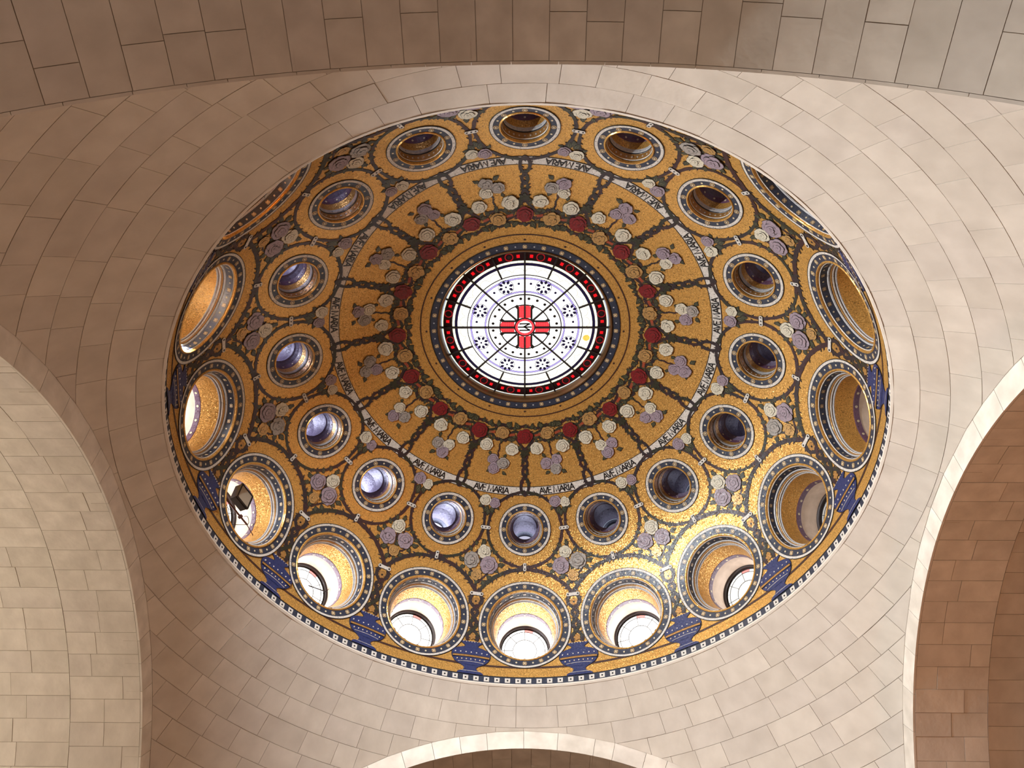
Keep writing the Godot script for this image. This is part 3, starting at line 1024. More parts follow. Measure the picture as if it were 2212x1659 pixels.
func build_oculi() -> void:
	var lowp := oculus_parts(true)
	var upp := oculus_parts(false)
	var ros := [rosette_mesh(0.046), rosette_mesh(0.046, false)]
	var bead := bead_mesh(0.0165, mat.bead)
	var bead2 := bead_mesh(0.021, mat.bead)
	var white_bead := bead_mesh(0.02, mat.white)
	var small_bead := bead_mesh(0.013, mat.white)
	var n := 1
	var ord := ["", "first", "second", "third", "fourth", "fifth", "sixth", "seventh"]
	for ring in 2:
		var low := ring == 0
		var parts := lowp if low else upp
		var kap := 0.23 / 4.95 if low else sin(0.903) / 3.963
		var m := Dome.new(0, S_LOW if low else S_UP, kap)
		for step in 16:
			var k: int = [0, 1, -1, 2, -2, 3, -3, 4, -4, 5, -5, 6, -6, 7, -7, 8][step]
			n += 1
			var w := group_node("window_%d" % n, self)
			w.rotation.y = -k * SEC
			var where := "straight above the far arch" if k == 0 else ("on the near side, facing the far arch" if k == 8 else "%s to the %s of the one above the far arch" % [ord[absi(k)], "right" if k > 0 else "left"])
			var seen := ""
			if low:
				seen = "large gold-lipped lower oculus, "
			else:
				seen = "small deep upper oculus, "
			tag(w, seen + where, "", "large oculi in the lower ring of the dome" if low else "small oculi in the upper ring of the dome", "structure")
			for called in parts:
				if called == "glass_at": continue
				var o := node(called, parts[called], w)
				var cnt := 16 if low else 8
				if called == "blue_band":
					var rr := 0.779 if low else 0.418
					for j in cnt * 2:
						var e := Vector2.from_angle(TAU * j / (cnt * 2) + PI / 2) * rr
						var nz := m.nor(e.x, e.y)
						var x := Vector3.UP.cross(nz).normalized()
						var t := Transform3D(Basis(x, nz.cross(x), nz) * Basis(Vector3(0, 0, 1), TAU * j / (cnt * 2)), m.at(e.x, e.y, 0.009))
						put(node("rosette" if j % 2 == 0 else "bead", ros[ring] if j % 2 == 0 else bead, o), t)
				elif called == "inner_blue_band":
					for j in 32: put(node("rosette" if j % 2 == 0 else "bead", ros[0] if j % 2 == 0 else bead, o), tube_seat(true, 0.05, 0.662, TAU * j / 32)).scale_object_local(Vector3.ONE * 0.8)
				elif called == "purple_band":
					for j in (14 if low else 10): put(node("bead", bead2 if low else bead, o), tube_seat(low, 0.452 if low else 0.35, 0.519 if low else 0.29, TAU * (j + 0.5) / (14 if low else 10)))
				elif called == "inner_gold_band":
					for j in 24: put(node("bead", small_bead, o), tube_seat(false, 0.07, 0.327, TAU * j / 24))
			oculus_glass(w, parts["glass_at"], k, low)


func day(k: int, low: bool) -> float:    # how bright the day stands in the windows of this side: the sun is to the left, beyond the far arch
	if not low: return 0.25 + 0.75 * smoothstep(-0.2, 0.9, cos((k + 3.3) * SEC))
	return 0.25 + 0.75 * smoothstep(-0.45, 0.75, cos((k + 1.5) * SEC))


var pane_cache := {}
func oculus_glass(w: Node3D, g: Array, k: int, low: bool) -> void:
	var e := day(k, low)
	var key := "%d%s" % [int(e * 20.0), low]
	var wh := Wheel.new()
	wh.c = g[0]
	wh.by = Vector3(0, cos(g[1]), sin(g[1]))
	var R: float = g[2]
	if not pane_cache.has(key):
		var clear := glow(Color(1.0, 0.98, 0.95) if low else Color(0.90, 0.90, 1.0), 2.1 * e * e)
		var red := glow(Color(1.0, 0.55, 0.52), 1.7 * e)
		var list := []
		var sh := Shape.new()
		if low:
			for j in 8:
				sh = Shape.new()
				annulus(sh.of(clear), wh, Vector2.ZERO, R * 0.5 + 0.004, R * 0.86, 0, 0.006, 6, TAU * j / 8 + 0.012, TAU * (j + 1) / 8 - 0.012)
				list.append(["pane", sh.mesh()])
			for j in 16:
				sh = Shape.new()
				annulus(sh.of(red if j % 8 == 3 else clear), wh, Vector2.ZERO, R * 0.87, R * 0.97, 0, 0.006, 3, TAU * j / 16 + 0.01, TAU * (j + 1) / 16 - 0.01)
				list.append(["pane", sh.mesh()])
			sh = Shape.new()
			blob(sh.of(clear), wh, Vector2.ZERO, disc(R * 0.5 - 0.004, 20), 0, 0.006)
			list.append(["pane", sh.mesh()])
			sh = Shape.new()
			annulus(sh.of(mat.lead), wh, Vector2.ZERO, R * 0.5 - 0.004, R * 0.5 + 0.004, -0.004, 0.012, 32)
			annulus(sh.of(mat.lead), wh, Vector2.ZERO, R * 0.855, R * 0.875, -0.004, 0.012, 32)
			annulus(sh.of(mat.lead), wh, Vector2.ZERO, R * 0.965, R * 1.02, -0.004, 0.012, 48)
			for j in 8: ribbon(sh.of(mat.lead), wh, PackedVector2Array([Vector2.from_angle(TAU * j / 8) * R * 0.5, Vector2.from_angle(TAU * j / 8) * R]), PackedFloat32Array([0.0038]), -0.004, 0.012)
			list.append(["lead_bar", sh.mesh()])
		else:
			blob(sh.of(clear), wh, Vector2.ZERO, disc(R, 28), 0, 0.006)
			list.append(["pane", sh.mesh()])
		pane_cache[key] = list
	for q in pane_cache[key]: node(q[0], q[1], w)
	var l := AreaLight3D.new()
	l.name = "daylight"
	var side := R * 1.38
	l.area_size = Vector2(side, side)
	l.area_normalize_energy = true
	l.light_color = Color(0.96, 0.97, 1.0) if low else Color(0.86, 0.88, 1.0)
	l.light_energy = LIGHT.low * e * e if low else LIGHT.up * e * e
	l.shadow_enabled = true
	l.area_range = 60.0
	var ax := Vector3(0, sin(g[1]), -cos(g[1]))
	w.add_child(l, true)
	l.transform = Transform3D(Basis(wh.bx, wh.by, wh.bx.cross(wh.by)) * Basis(Vector3.UP, PI), g[0] - ax * 0.03)
	l.transform.basis = Basis.looking_at(-ax, Vector3.UP)


# ---------------------------------------------------------------- skylight
func build_skylight() -> void:
	var w := group_node("window_1", self)
	tag(w, "round leaded skylight with a red cross and monogram at the crown of the dome", "", "", "structure")
	var m := Pane.new()
	# bronze rim and dark reveal
	var sh := Shape.new()
	var ring := func(r: float, h: float) -> PackedVector3Array:
		var p := PackedVector3Array()
		for j in 96: p.append(Vector3(r * sin(TAU * j / 96), h, -r * cos(TAU * j / 96)))
		return p
	loft(sh.of(mat.bronze), [ring.call(1.59, 3.864), ring.call(1.586, 3.845), ring.call(1.572, 3.835), ring.call(1.556, 3.842), ring.call(1.55, 3.86)], Vector3.UP)
	node("bronze_rim", sh.mesh(), w)
	sh = Shape.new()
	loft(sh.of(mat.bronze), [ring.call(1.55, 3.86), ring.call(1.535, 3.93), ring.call(1.528, 4.0)], Vector3.UP)
	node("reveal", sh.mesh(), w)
	var seg := func(called: String, mm: Material, r0: float, r1: float, count: int, per: int, phase := 0.0) -> void:
		for j in count:
			var s := Shape.new()
			var gap := 0.004 / ((r0 + r1) * 0.5)
			annulus(s.of(mm), m, Vector2.ZERO, r0, r1, -0.006, 0.0, per, TAU * (j + phase) / count + gap, TAU * (j + 1 + phase) / count - gap)
			node(called, s.mesh(), w)
	seg.call("edge_pane", mat.g_pale, 1.492, 1.512, 48, 2)
	seg.call("border_pane", mat.g_dark, 1.335, 1.488, 16, 6)
	seg.call("pale_pane", mat.g_pale, 1.285, 1.328, 64, 2)
	seg.call("indigo_pane", mat.g_indigo, 1.238, 1.280, 16, 6)
	seg.call("outer_pane", mat.g_scallop, 1.058, 1.234, 16, 6)
	seg.call("clear_pane", mat.g_white, 1.003, 1.050, 8, 10)
	seg.call("violet_pane", mat.g_violet, 0.972, 0.999, 8, 10)
	seg.call("flower_pane", mat.g_white, 0.738, 0.968, 8, 10)
	seg.call("violet_pane", mat.g_violet, 0.712, 0.734, 8, 8)
	seg.call("clear_pane", mat.g_white, 0.672, 0.709, 8, 8)
	seg.call("dotted_pane", mat.g_white, 0.462, 0.660, 8, 8)
	# border jewels: a red ring and two squares in each bay
	for j in 16:
		var s := Shape.new()
		var c := Vector2.from_angle((j + 0.5) * SEC) * 1.412
		annulus(s.of(mat.g_ring), m, c, 0.060, 0.077, -0.002, 0.003, 16)
		blob(s.of(mat.lead), m, c, disc(0.028, 8), -0.002, 0.003)
		node("ring_pane", s.mesh(), w)
		for t in [0.21, 0.79]:
			s = Shape.new()
			var an := (j + float(t)) * SEC
			var d := Vector2.from_angle(an)
			ribbon(s.of(mat.g_red), m, PackedVector2Array([d * 1.382, d * 1.442]), PackedFloat32Array([0.028]), -0.002, 0.003)
			node("red_pane", s.mesh(), w)
	# blue flowers and dots
	for j in 8:
		var s := Shape.new()
		var c := Vector2.from_angle((j + 0.5) * TAU / 8) * 0.875
		annulus(s.of(mat.g_indigo), m, c, 0.135, 0.144, -0.002, 0.004, 24)
		for q in 8:
			var d := Vector2.from_angle(TAU * (q + 0.5) / 8)
			ribbon(s.of(mat.g_indigo), m, PackedVector2Array([c + d * 0.062, c + d * 0.085, c + d * 0.11, c + d * 0.134]), PackedFloat32Array([0.006, 0.024, 0.027, 0.004]), -0.002, 0.004)
		blob(s.of(mat.g_indigo), m, c, disc(0.02, 8), -0.002, 0.004)
		node("blue_flower", s.mesh(), w)
		for t in [-0.345, 0.345]:
			s = Shape.new()
			blob(s.of(mat.g_indigo), m, Vector2.from_angle((j + 0.5 + float(t)) * TAU / 8) * 0.885, disc(0.024, 8), -0.002, 0.004)
			node("dot", s.mesh(), w)
		for t in [-0.34, 0.0, 0.34]:
			s = Shape.new()
			blob(s.of(mat.lead), m, Vector2.from_angle((j + 0.5 + float(t)) * TAU / 8) * 0.585, disc(0.028, 8), -0.002, 0.004)
			node("dot", s.mesh(), w)
	# centre: four white quadrants, the red cross, the ring and the monogram
	for j in 4:
		var s := Shape.new()
		annulus(s.of(mat.g_white), m, Vector2.ZERO, 0.13, 0.452, -0.012, -0.006, 8, TAU * j / 4, TAU * (j + 1) / 4)
		node("clear_pane", s.mesh(), w)
		var d := Vector2.from_angle(TAU * j / 4)
		var t := Vector2(-d.y, d.x)
		for sg in [-1.0, 1.0]:
			s = Shape.new()
			var p := PackedVector2Array()
			var ww := PackedFloat32Array()
			for q in [[0.19, 0.048], [0.36, 0.048], [0.405, 0.052], [0.435, 0.068]]:
				p.append(d * q[0] + t * sg * (0.013 + q[1])); ww.append(q[1])
			ribbon(s.of(mat.g_pink), m, p, ww, -0.004, 0.002)
			for a in 7:
				for b in 3: blob(s.of(mat.g_red), m, d * (0.215 + 0.033 * a) + t * sg * (0.03 + 0.031 * b), disc(0.009, 6), 0.0, 0.004)
			node("red_pane", s.mesh(), w)
			s = Shape.new()
			ribbon(s.of(mat.lead), m, PackedVector2Array([d * 0.15 + t * sg * 0.122, d * 0.37 + t * sg * 0.122, d * 0.41 + t * sg * 0.135, d * 0.445 + t * sg * 0.165]), PackedFloat32Array([0.018, 0.018, 0.028, 0.034]), -0.004, 0.008)
			node("lead_bar", s.mesh(), w)
	sh = Shape.new()
	annulus(sh.of(mat.g_pink), m, Vector2.ZERO, 0.130, 0.174, -0.004, 0.004, 32)
	for j in 20: blob(sh.of(mat.g_red), m, Vector2.from_angle(TAU * (j + 0.5) / 20) * 0.153, disc(0.009, 6), 0.0, 0.006)
	node("ring_pane", sh.mesh(), w)
	sh = Shape.new()
	blob(sh.of(mat.g_white), m, Vector2.ZERO, disc(0.128, 24), -0.006, 0.0)
	node("clear_pane", sh.mesh(), w)
	sh = Shape.new()
	var letters := [[[-0.09, 0.068], [0.086, 0.07]], [[-0.122, -0.002], [0.122, 0.0]], [[-0.09, -0.07], [0.09, -0.066]], [[0.086, 0.07], [-0.02, 0.002]], [[0.09, -0.066], [-0.01, 0.002]]]
	for st in letters: ribbon(sh.of(mat.lead), m, PackedVector2Array([Vector2(st[0][0], st[0][1]), Vector2(st[1][0], st[1][1])]), PackedFloat32Array([0.013]), -0.002, 0.006)
	for e in [[-0.088, 0.066], [-0.088, -0.068], [0.088, 0.064], [0.09, -0.06], [-0.115, 0.0], [0.115, 0.0]]: ribbon(sh.of(mat.lead), m, PackedVector2Array([Vector2(e[0], e[1] - 0.014), Vector2(e[0], e[1] + 0.014)]), PackedFloat32Array([0.012]), -0.002, 0.006)
	node("monogram", sh.mesh(), w)
	# leads and iron bars
	sh = Shape.new()
	for q in [[0.174, 0.194], [0.448, 0.466], [0.656, 0.676], [1.046, 1.060], [1.484, 1.494]]: annulus(sh.of(mat.lead), m, Vector2.ZERO, q[0], q[1], -0.006, 0.012, 72)
	for q in [1.0, 0.97, 0.736, 0.71, 1.236, 1.2825, 1.3315]: annulus(sh.of(mat.lead), m, Vector2.ZERO, q - 0.003, q + 0.003, -0.006, 0.003, 72)
	for j in 16:
		for t in [0.25, 0.75]:    # scalloped heads in the outer panes
			annulus(sh.of(mat.lead), m, Vector2.from_angle((j + float(t)) * SEC) * 1.085, 0.1, 0.104, -0.004, 0.002, 10, (j + float(t)) * SEC - 1.45, (j + float(t)) * SEC + 1.45)
	node("lead_came", sh.mesh(), w)
	for j in 16:
		var s := Shape.new()
		var d := Vector2.from_angle(j * SEC)
		ribbon(s.of(mat.iron), m, PackedVector2Array([d * (0.19 if j % 2 == 0 else 1.05), d * 1.53]), PackedFloat32Array([0.016 if j % 4 == 0 else 0.014]), -0.004, 0.03)
		node("iron_bar", s.mesh(), w)
	sh = Shape.new()
	var q := Vector2.from_angle(deg_to_rad(-11.5 + 0)) * 1.155
	blob(sh.of(mat.g_yellow), m, q, disc(0.065, 14), -0.002, 0.002)
	node("yellow_pane", sh.mesh(), w)
	var l := AreaLight3D.new()
	l.name = "daylight"
	l.area_size = Vector2(2.1, 2.1)
	l.area_normalize_energy = true
	l.light_energy = LIGHT.sky
	l.light_color = Color(0.97, 0.98, 1.0)
	l.shadow_enabled = true
	l.area_range = 60.0
	w.add_child(l, true)
	l.transform = Transform3D(Basis.looking_at(Vector3.DOWN, Vector3.FORWARD), Vector3(0, 3.94, 0))


# ---------------------------------------------------------------- stonework
func lift(e: Vector2, out := 0.0) -> Vector3:
	var y := sqrt(maxf(RHO * RHO - e.length_squared(), 0.01))
	var d := Vector3(e.x, y, e.y) / RHO
	return Vector3(0, YC, 0) + d * (RHO + out)


func build_pendentives() -> void:
	var names := ["wall_far_right", "wall_near_right", "wall_near_left", "wall_far_left"]
	var labels := ["cream stone pendentive between the far arch and the right arch", "cream stone pendentive between the right arch and the near vault", "brown-lit stone pendentive between the near vault and the left arch", "brown-lit stone pendentive between the left arch and the far arch"]
	var par := []
	for i in 4:
		var w := group_node(names[i], self)
		tag(w, labels[i], "", "", "structure")
		par.append(w)
		# bed of mortar behind the blocks
		var bed := Shape.new()
		var k := bed.of(mat.mortar)
		var q0 := i * PI / 2
		for o in [0.012, 0.30]:
			var rows := []
			for a in 65:
				var az := q0 + PI / 2 * a / 64.0
				var lim := (A + 0.02) / maxf(absf(sin(az)), absf(cos(az)))
				var row := []
				for b in 31:
					var r := lerpf(4.99, lim, b / 30.0)
					var e := Vector2(sin(az), -cos(az)) * r
					var p := lift(e, o)
					var nn := -(p - Vector3(0, YC, 0)).normalized() * (1.0 if o < 0.1 else -1.0)
					row.append(k.p(p, nn))
				rows.append(row)
			for a in 64:
				for b in 30: k.q(rows[a][b], rows[a][b + 1], rows[a + 1][b + 1], rows[a + 1][b])
		node("mortar_bed", bed.mesh(), w)
	var clip := PackedVector2Array([Vector2(-A + 0.002, -A + 0.002), Vector2(A - 0.002, -A + 0.002), Vector2(A - 0.002, A - 0.002), Vector2(-A + 0.002, A - 0.002)])
	var phi := asin(4.985 / RHO)
	var dphi := 0.362 / RHO
	var gap := 0.0028
	for course in 16:
		var p0 := phi + course * dphi
		var p1 := p0 + dphi
		var r0 := RHO * sin(p0) + (0.0 if course == 0 else gap * cos(p0))
		var r1 := RHO * sin(minf(p1, 1.5)) - gap * cos(p1)
		if r0 > A * 1.41: break
		var az := rng.randf_range(0, 0.1)
		var end := az + TAU
		while az < end - 0.001:
			var wd := rng.randf_range(0.36, 0.86) / r0
			if end - az - wd < 0.3 / r0: wd = end - az
			var g := gap / r0
			var poly := PackedVector2Array()
			var nb := maxi(3, int(wd * r0 / 0.1))
			for j in nb + 1: poly.append(Vector2.from_angle(lerpf(az + g, az + wd - g, float(j) / nb)) * r0)
			for j in 3: poly.append(Vector2.from_angle(az + wd - g) * lerpf(r0, r1, (j + 1) / 4.0))
			for j in nb + 1: poly.append(Vector2.from_angle(lerpf(az + wd - g, az + g, float(j) / nb)) * r1)
			for j in 3: poly.append(Vector2.from_angle(az + g) * lerpf(r1, r0, (j + 1) / 4.0))
			for piece in Geometry2D.intersect_polygons(poly, clip):
				var tri := Geometry2D.triangulate_polygon(piece)
				if tri.is_empty(): continue
				var sh := Shape.new()
				var k := sh.of(mat["stone%d" % (rng.randi() % 4)])
				var proud := rng.randf_range(-0.002, 0.002)
				var cen := Vector2.ZERO
				for e in piece: cen += e
				cen /= piece.size()
				for e in piece: k.p(lift(e, proud), -(lift(e) - Vector3(0, YC, 0)).normalized())
				for j in tri.size() / 3: k.f(tri[j * 3], tri[j * 3 + 1], tri[j * 3 + 2])
				for j in piece.size():
					var e0 := piece[j]
					var e1 := piece[(j + 1) % piece.size()]
					k.skirt(lift(e0, proud), lift(e1, proud), lift(e0, 0.03), lift(e1, 0.03), lift(e0) - lift(cen))
				var ang := fposmod(atan2(cen.x, -cen.y), TAU)
				node("stone", sh.mesh(), par[int(ang / (PI / 2)) % 4])
			az += wd
	# rounded lip where the stone meets the mosaic
	var lip := Shape.new()
	var ring := func(r: float, h: float) -> PackedVector3Array:
		var p := PackedVector3Array()
		for j in 192: p.append(Vector3(r * sin(TAU * j / 192), h, -r * cos(TAU * j / 192)))
		return p
	loft(lip.of(mat.stone2), [ring.call(5.01, -0.015), ring.call(4.985, 0.008), ring.call(4.98, 0.02), ring.call(4.985, 0.032), ring.call(5.0, 0.036), ring.call(5.3, 0.036)], Vector3.DOWN)
	var t := node("trim_5", lip.mesh(), self)
	tag(t, "thin pale stone lip between the mosaic frieze and the stonework below it", "", "", "structure")


func build_arms() -> void:
	var sides := ["far", "right", "near", "left"]
	for i in 4:
		var turn := Basis(Vector3.UP, -i * PI / 2)
		# face of the arch: wedge stones between the two curves
		var t := group_node("trim_%d" % (i + 1), self)
		tag(t, "band of pale wedge-shaped stones on the face of the %s arch" % sides[i], "", "", "structure")
		t.basis = turn
		var re := sqrt(RHO * RHO - A * A)
		var th := 0.02
		while th < PI - 0.02:
			var w := rng.randf_range(0.32, 0.62) / RA
			if PI - 0.02 - th - w < 0.05: w = PI - 0.02 - th
			var sh := Shape.new()
			var k := sh.of(mat["stone%d" % (rng.randi() % 4)])
			var n := 5
			var inner := []
			var outer := []
			for j in n + 1:
				var a := lerpf(th + 0.0005, th + w - 0.0005, float(j) / n)
				inner.append(Vector2(RA * cos(a), YA + RA * sin(a)))
				# where the ray from the arch centre meets the sphere's edge
				var d := Vector2(cos(a), sin(a))
				var oc := Vector2(0, YA - YC)
				var bb := oc.dot(d)
				outer.append(Vector2(0, YA) + d * (-bb + sqrt(bb * bb - oc.length_squared() + re * re) + 0.004))
			var f0 := -A - 0.003
			var f1 := -A - 0.24
			for j in n:
				k.flat4(Vector3(inner[j].x, inner[j].y, f0), Vector3(outer[j].x, outer[j].y, f0), Vector3(outer[j + 1].x, outer[j + 1].y, f0), Vector3(inner[j + 1].x, inner[j + 1].y, f0), Vector3(0, 0, 1))
				var nn := Vector3(-inner[j].x, YA - inner[j].y, 0).normalized()
				var n2 := Vector3(-inner[j + 1].x, YA - inner[j + 1].y, 0).normalized()
				k.q(k.p(Vector3(inner[j].x, inner[j].y, f0), nn), k.p(Vector3(inner[j + 1].x, inner[j + 1].y, f0), n2), k.p(Vector3(inner[j + 1].x, inner[j + 1].y, f0 - 0.03), n2), k.p(Vector3(inner[j].x, inner[j].y, f0 - 0.03), nn))
			for j in [0, n]:
				var side := Vector3(inner[n].x - inner[0].x, inner[n].y - inner[0].y, 0) * (1.0 if j == n else -1.0)
				k.skirt(Vector3(inner[j].x, inner[j].y, f0), Vector3(outer[j].x, outer[j].y, f0), Vector3(inner[j].x, inner[j].y, f1), Vector3(outer[j].x, outer[j].y, f1), side)
			node("stone", sh.mesh(), t)
			th += w
		# barrel vault of the arm, in courses along its axis; a rib first, then a slightly wider vault
		var v := group_node("ceiling_%03d" % (i + 1), self)
		tag(v, ["stone barrel vault beyond the far arch, only its brown crown showing", "shaded brown stone vault inside the right arch", "large-blocked stone vault overhead, nearest to the viewer", "pale grey stone vault inside the left arch"][i], "", "", "structure")
		v.basis = turn
		var bed := Shape.new()
		var kb := bed.of(mat.mortar)
		var step := 0.05 if i == 3 else 0.15
		for q in [[RA + 0.010, A + 0.03, 6.63, 1.0], [RA + step + 0.01, 6.60, 12.6, 1.0], [RA + 0.45, A + 0.03, 12.6, -1.0]]:
			var prev := []
			for j in 65:
				var a := -0.02 + (PI + 0.04) * j / 64.0
				var d := Vector3(cos(a), sin(a), 0)
				var cur := [kb.p(Vector3(0, YA, -q[1]) + d * q[0], -d * q[3]), kb.p(Vector3(0, YA, -q[2]) + d * q[0], -d * q[3])]
				if prev: kb.q(prev[0], prev[1], cur[1], cur[0])
				prev = cur
		for j in 64:    # ring that closes the step behind the rib, and the end towards the crossing
			for q in [[RA, RA + step + 0.01, 6.632, -1.0], [RA + 0.012, RA + 0.46, A + 0.245, 1.0]]:
				var a0 := PI * j / 64.0
				var a1 := PI * (j + 1) / 64.0
				var d0 := Vector3(cos(a0), sin(a0), 0)
				var d1 := Vector3(cos(a1), sin(a1), 0)
				var c := Vector3(0, YA, -q[2])
				kb.flat4(c + d0 * q[0], c + d0 * q[1], c + d1 * q[1], c + d1 * q[0], Vector3(0, 0, q[3]))
		node("mortar_bed", bed.mesh(), v)
		var rowh := 0.338
		for j in range(-25, 25):
			var wa := (j + 0.33) * rowh
			var wb := wa + rowh
			var z := A + 0.034
			var first := true
			while z < 6.62:
				var len := rng.randf_range(0.25, 0.85) if first else rng.randf_range(0.6, 0.95)
				first = false
				if 6.63 - z - len < 0.22: len = 6.63 - z
				vault_block(v, RA, wa, wb, z, z + len)
				z += len
			if i % 2 == 1 and absf(wa) < 6.4:
				z = 6.66
				for q in 4:
					var len := rng.randf_range(0.55, 0.9)
					vault_block(v, RA + step, wa, wb, z, z + len)
					z += len
		# walls of the arm below the springing, end wall
		var wl := Shape.new()
		for sg in [-1.0, 1.0]:
			var x: float = sg * (RA + 0.005)
			wl_box(wl.of(mat.stone1), Vector3(minf(x, x + sg * 0.5), FLOOR, -12.6), Vector3(maxf(x, x + sg * 0.5), YA + 0.02, -A - 0.03))
		wl_box(wl.of(mat.stone1), Vector3(-6.2, FLOOR, -13.1), Vector3(6.2, 0.0, -12.6))
		var nw := node("wall_" + sides[i], wl.mesh(), self)
		nw.basis = turn
		tag(nw, ["side and end walls of the arm beyond the far arch", "side and end walls of the arm to the right", "side and end walls of the arm behind the viewer", "side and end walls of the arm to the left"][i], "", "", "structure")


func wl_box(k: Surf, a: Vector3, b: Vector3) -> void:
	for ax in 3:
		for sd in 2:
			var n := Vector3.ZERO
			n[ax] = 1.0 if sd else -1.0
			var u := (ax + 1) % 3
			var w := (ax + 2) % 3
			var p := [a, a, a, a]
			for j in 4:
				var q := a
				q[ax] = b[ax] if sd else a[ax]
				q[u] = b[u] if j == 1 or j == 2 else a[u]
				q[w] = b[w] if j >= 2 else a[w]
				p[j] = q
			k.flat4(p[0], p[1], p[2], p[3], n)


func vault_block(par: Node, R: float, wa: float, wb: float, z0: float, z1: float) -> void:
	var sh := Shape.new()
	var k := sh.of(mat["stone%d" % (rng.randi() % 4)])
	var g := 0.0032
	var a0 := PI / 2 - (wa + g) / R
	var a1 := PI / 2 - (wb - g) / R
	if a0 > PI or a1 < 0.0: return
	z0 += g; z1 -= g
	var r := R + rng.randf_range(-0.002, 0.003)
	var prev := []
	for j in 4:
		var a := lerpf(a0, a1, j / 3.0)
		var d := Vector3(cos(a), sin(a), 0)
		var cur := [k.p(Vector3(0, YA, -z0) + d * r, -d), k.p(Vector3(0, YA, -z1) + d * r, -d)]
		if prev:
			k.q(prev[0], prev[1], cur[1], cur[0])
			var o := d * 0.02
			k.skirt(k.v[prev[0]], k.v[cur[0]], k.v[prev[0]] + o, k.v[cur[0]] + o, Vector3(0, 0, 1))
			k.skirt(k.v[prev[1]], k.v[cur[1]], k.v[prev[1]] + o, k.v[cur[1]] + o, Vector3(0, 0, -1))
		if j == 0 or j == 3: k.skirt(k.v[cur[0]], k.v[cur[1]], k.v[cur[0]] + d * 0.02, k.v[cur[1]] + d * 0.02, Vector3(d.y, -d.x, 0) * (-1.0 if j == 0 else 1.0))
		prev = cur
	node("stone", sh.mesh(), par)


func build_floor() -> void:
	var sh := Shape.new()
	wl_box(sh.of(mat.floor), Vector3(-13.2, FLOOR - 0.4, -13.2), Vector3(13.2, FLOOR, 13.2))
	var f := node("floor", sh.mesh(), self)
	tag(f, "warm tan floor of the crossing, below the view", "", "", "structure")


# ---------------------------------------------------------------- lamps and loose things
func unseen_lamp(called: String, turn: float, at: Vector3, to: Vector3, e: float, c: Color, size: Vector2, label: String, stand: float) -> void:
	# a flat floodlight out of view, placed for the light it gives: housing, glowing panel, foot or stand down to what carries it, and its light just in front of the panel
	var o := group_node(called, self)
	tag(o, label, "floodlight")
	var rot := Basis(Vector3.UP, turn)
	o.transform = Transform3D(rot, rot * at)
	var head := Basis.looking_at((to - at).normalized(), Vector3.UP)
	var sh := Shape.new()
	wl_box(sh.of(mat.black), Vector3(-size.x / 2 - 0.02, -size.y / 2 - 0.02, 0.0), Vector3(size.x / 2 + 0.02, size.y / 2 + 0.02, 0.09))
	for j in 7: wl_box(sh.of(mat.black), Vector3(-size.x / 2 + j * size.x / 6.0 - 0.006, -size.y / 2, 0.09), Vector3(-size.x / 2 + j * size.x / 6.0 + 0.006, size.y / 2, 0.13))
	node("housing", sh.mesh(), o).basis = head
	sh = Shape.new()
	wl_box(sh.of(glow(c, 2.0)), Vector3(-size.x / 2, -size.y / 2, -0.01), Vector3(size.x / 2, size.y / 2, 0.0))
	node("lamp_panel", sh.mesh(), o).basis = head
	sh = Shape.new()
	tube(sh.of(mat.iron), PackedVector3Array([Vector3(0, 0, 0) + head.z * 0.12, Vector3(0, -stand, 0) + head.z * 0.12]), 0.015)
	wl_box(sh.of(mat.iron), Vector3(-size.x * 0.4, -stand - 0.01, -0.06) + head.z * 0.12, Vector3(size.x * 0.4, -stand + 0.01, 0.08) + head.z * 0.12)
	node("stand", sh.mesh(), o)
	var l := AreaLight3D.new()
	l.name = "glow"
	l.area_size = size
	l.area_normalize_energy = true
	l.light_energy = e
	l.light_color = c
	l.shadow_enabled = true
	l.area_range = 60.0
	o.add_child(l, true)
	l.transform = Transform3D(head, -head.z * 0.03)


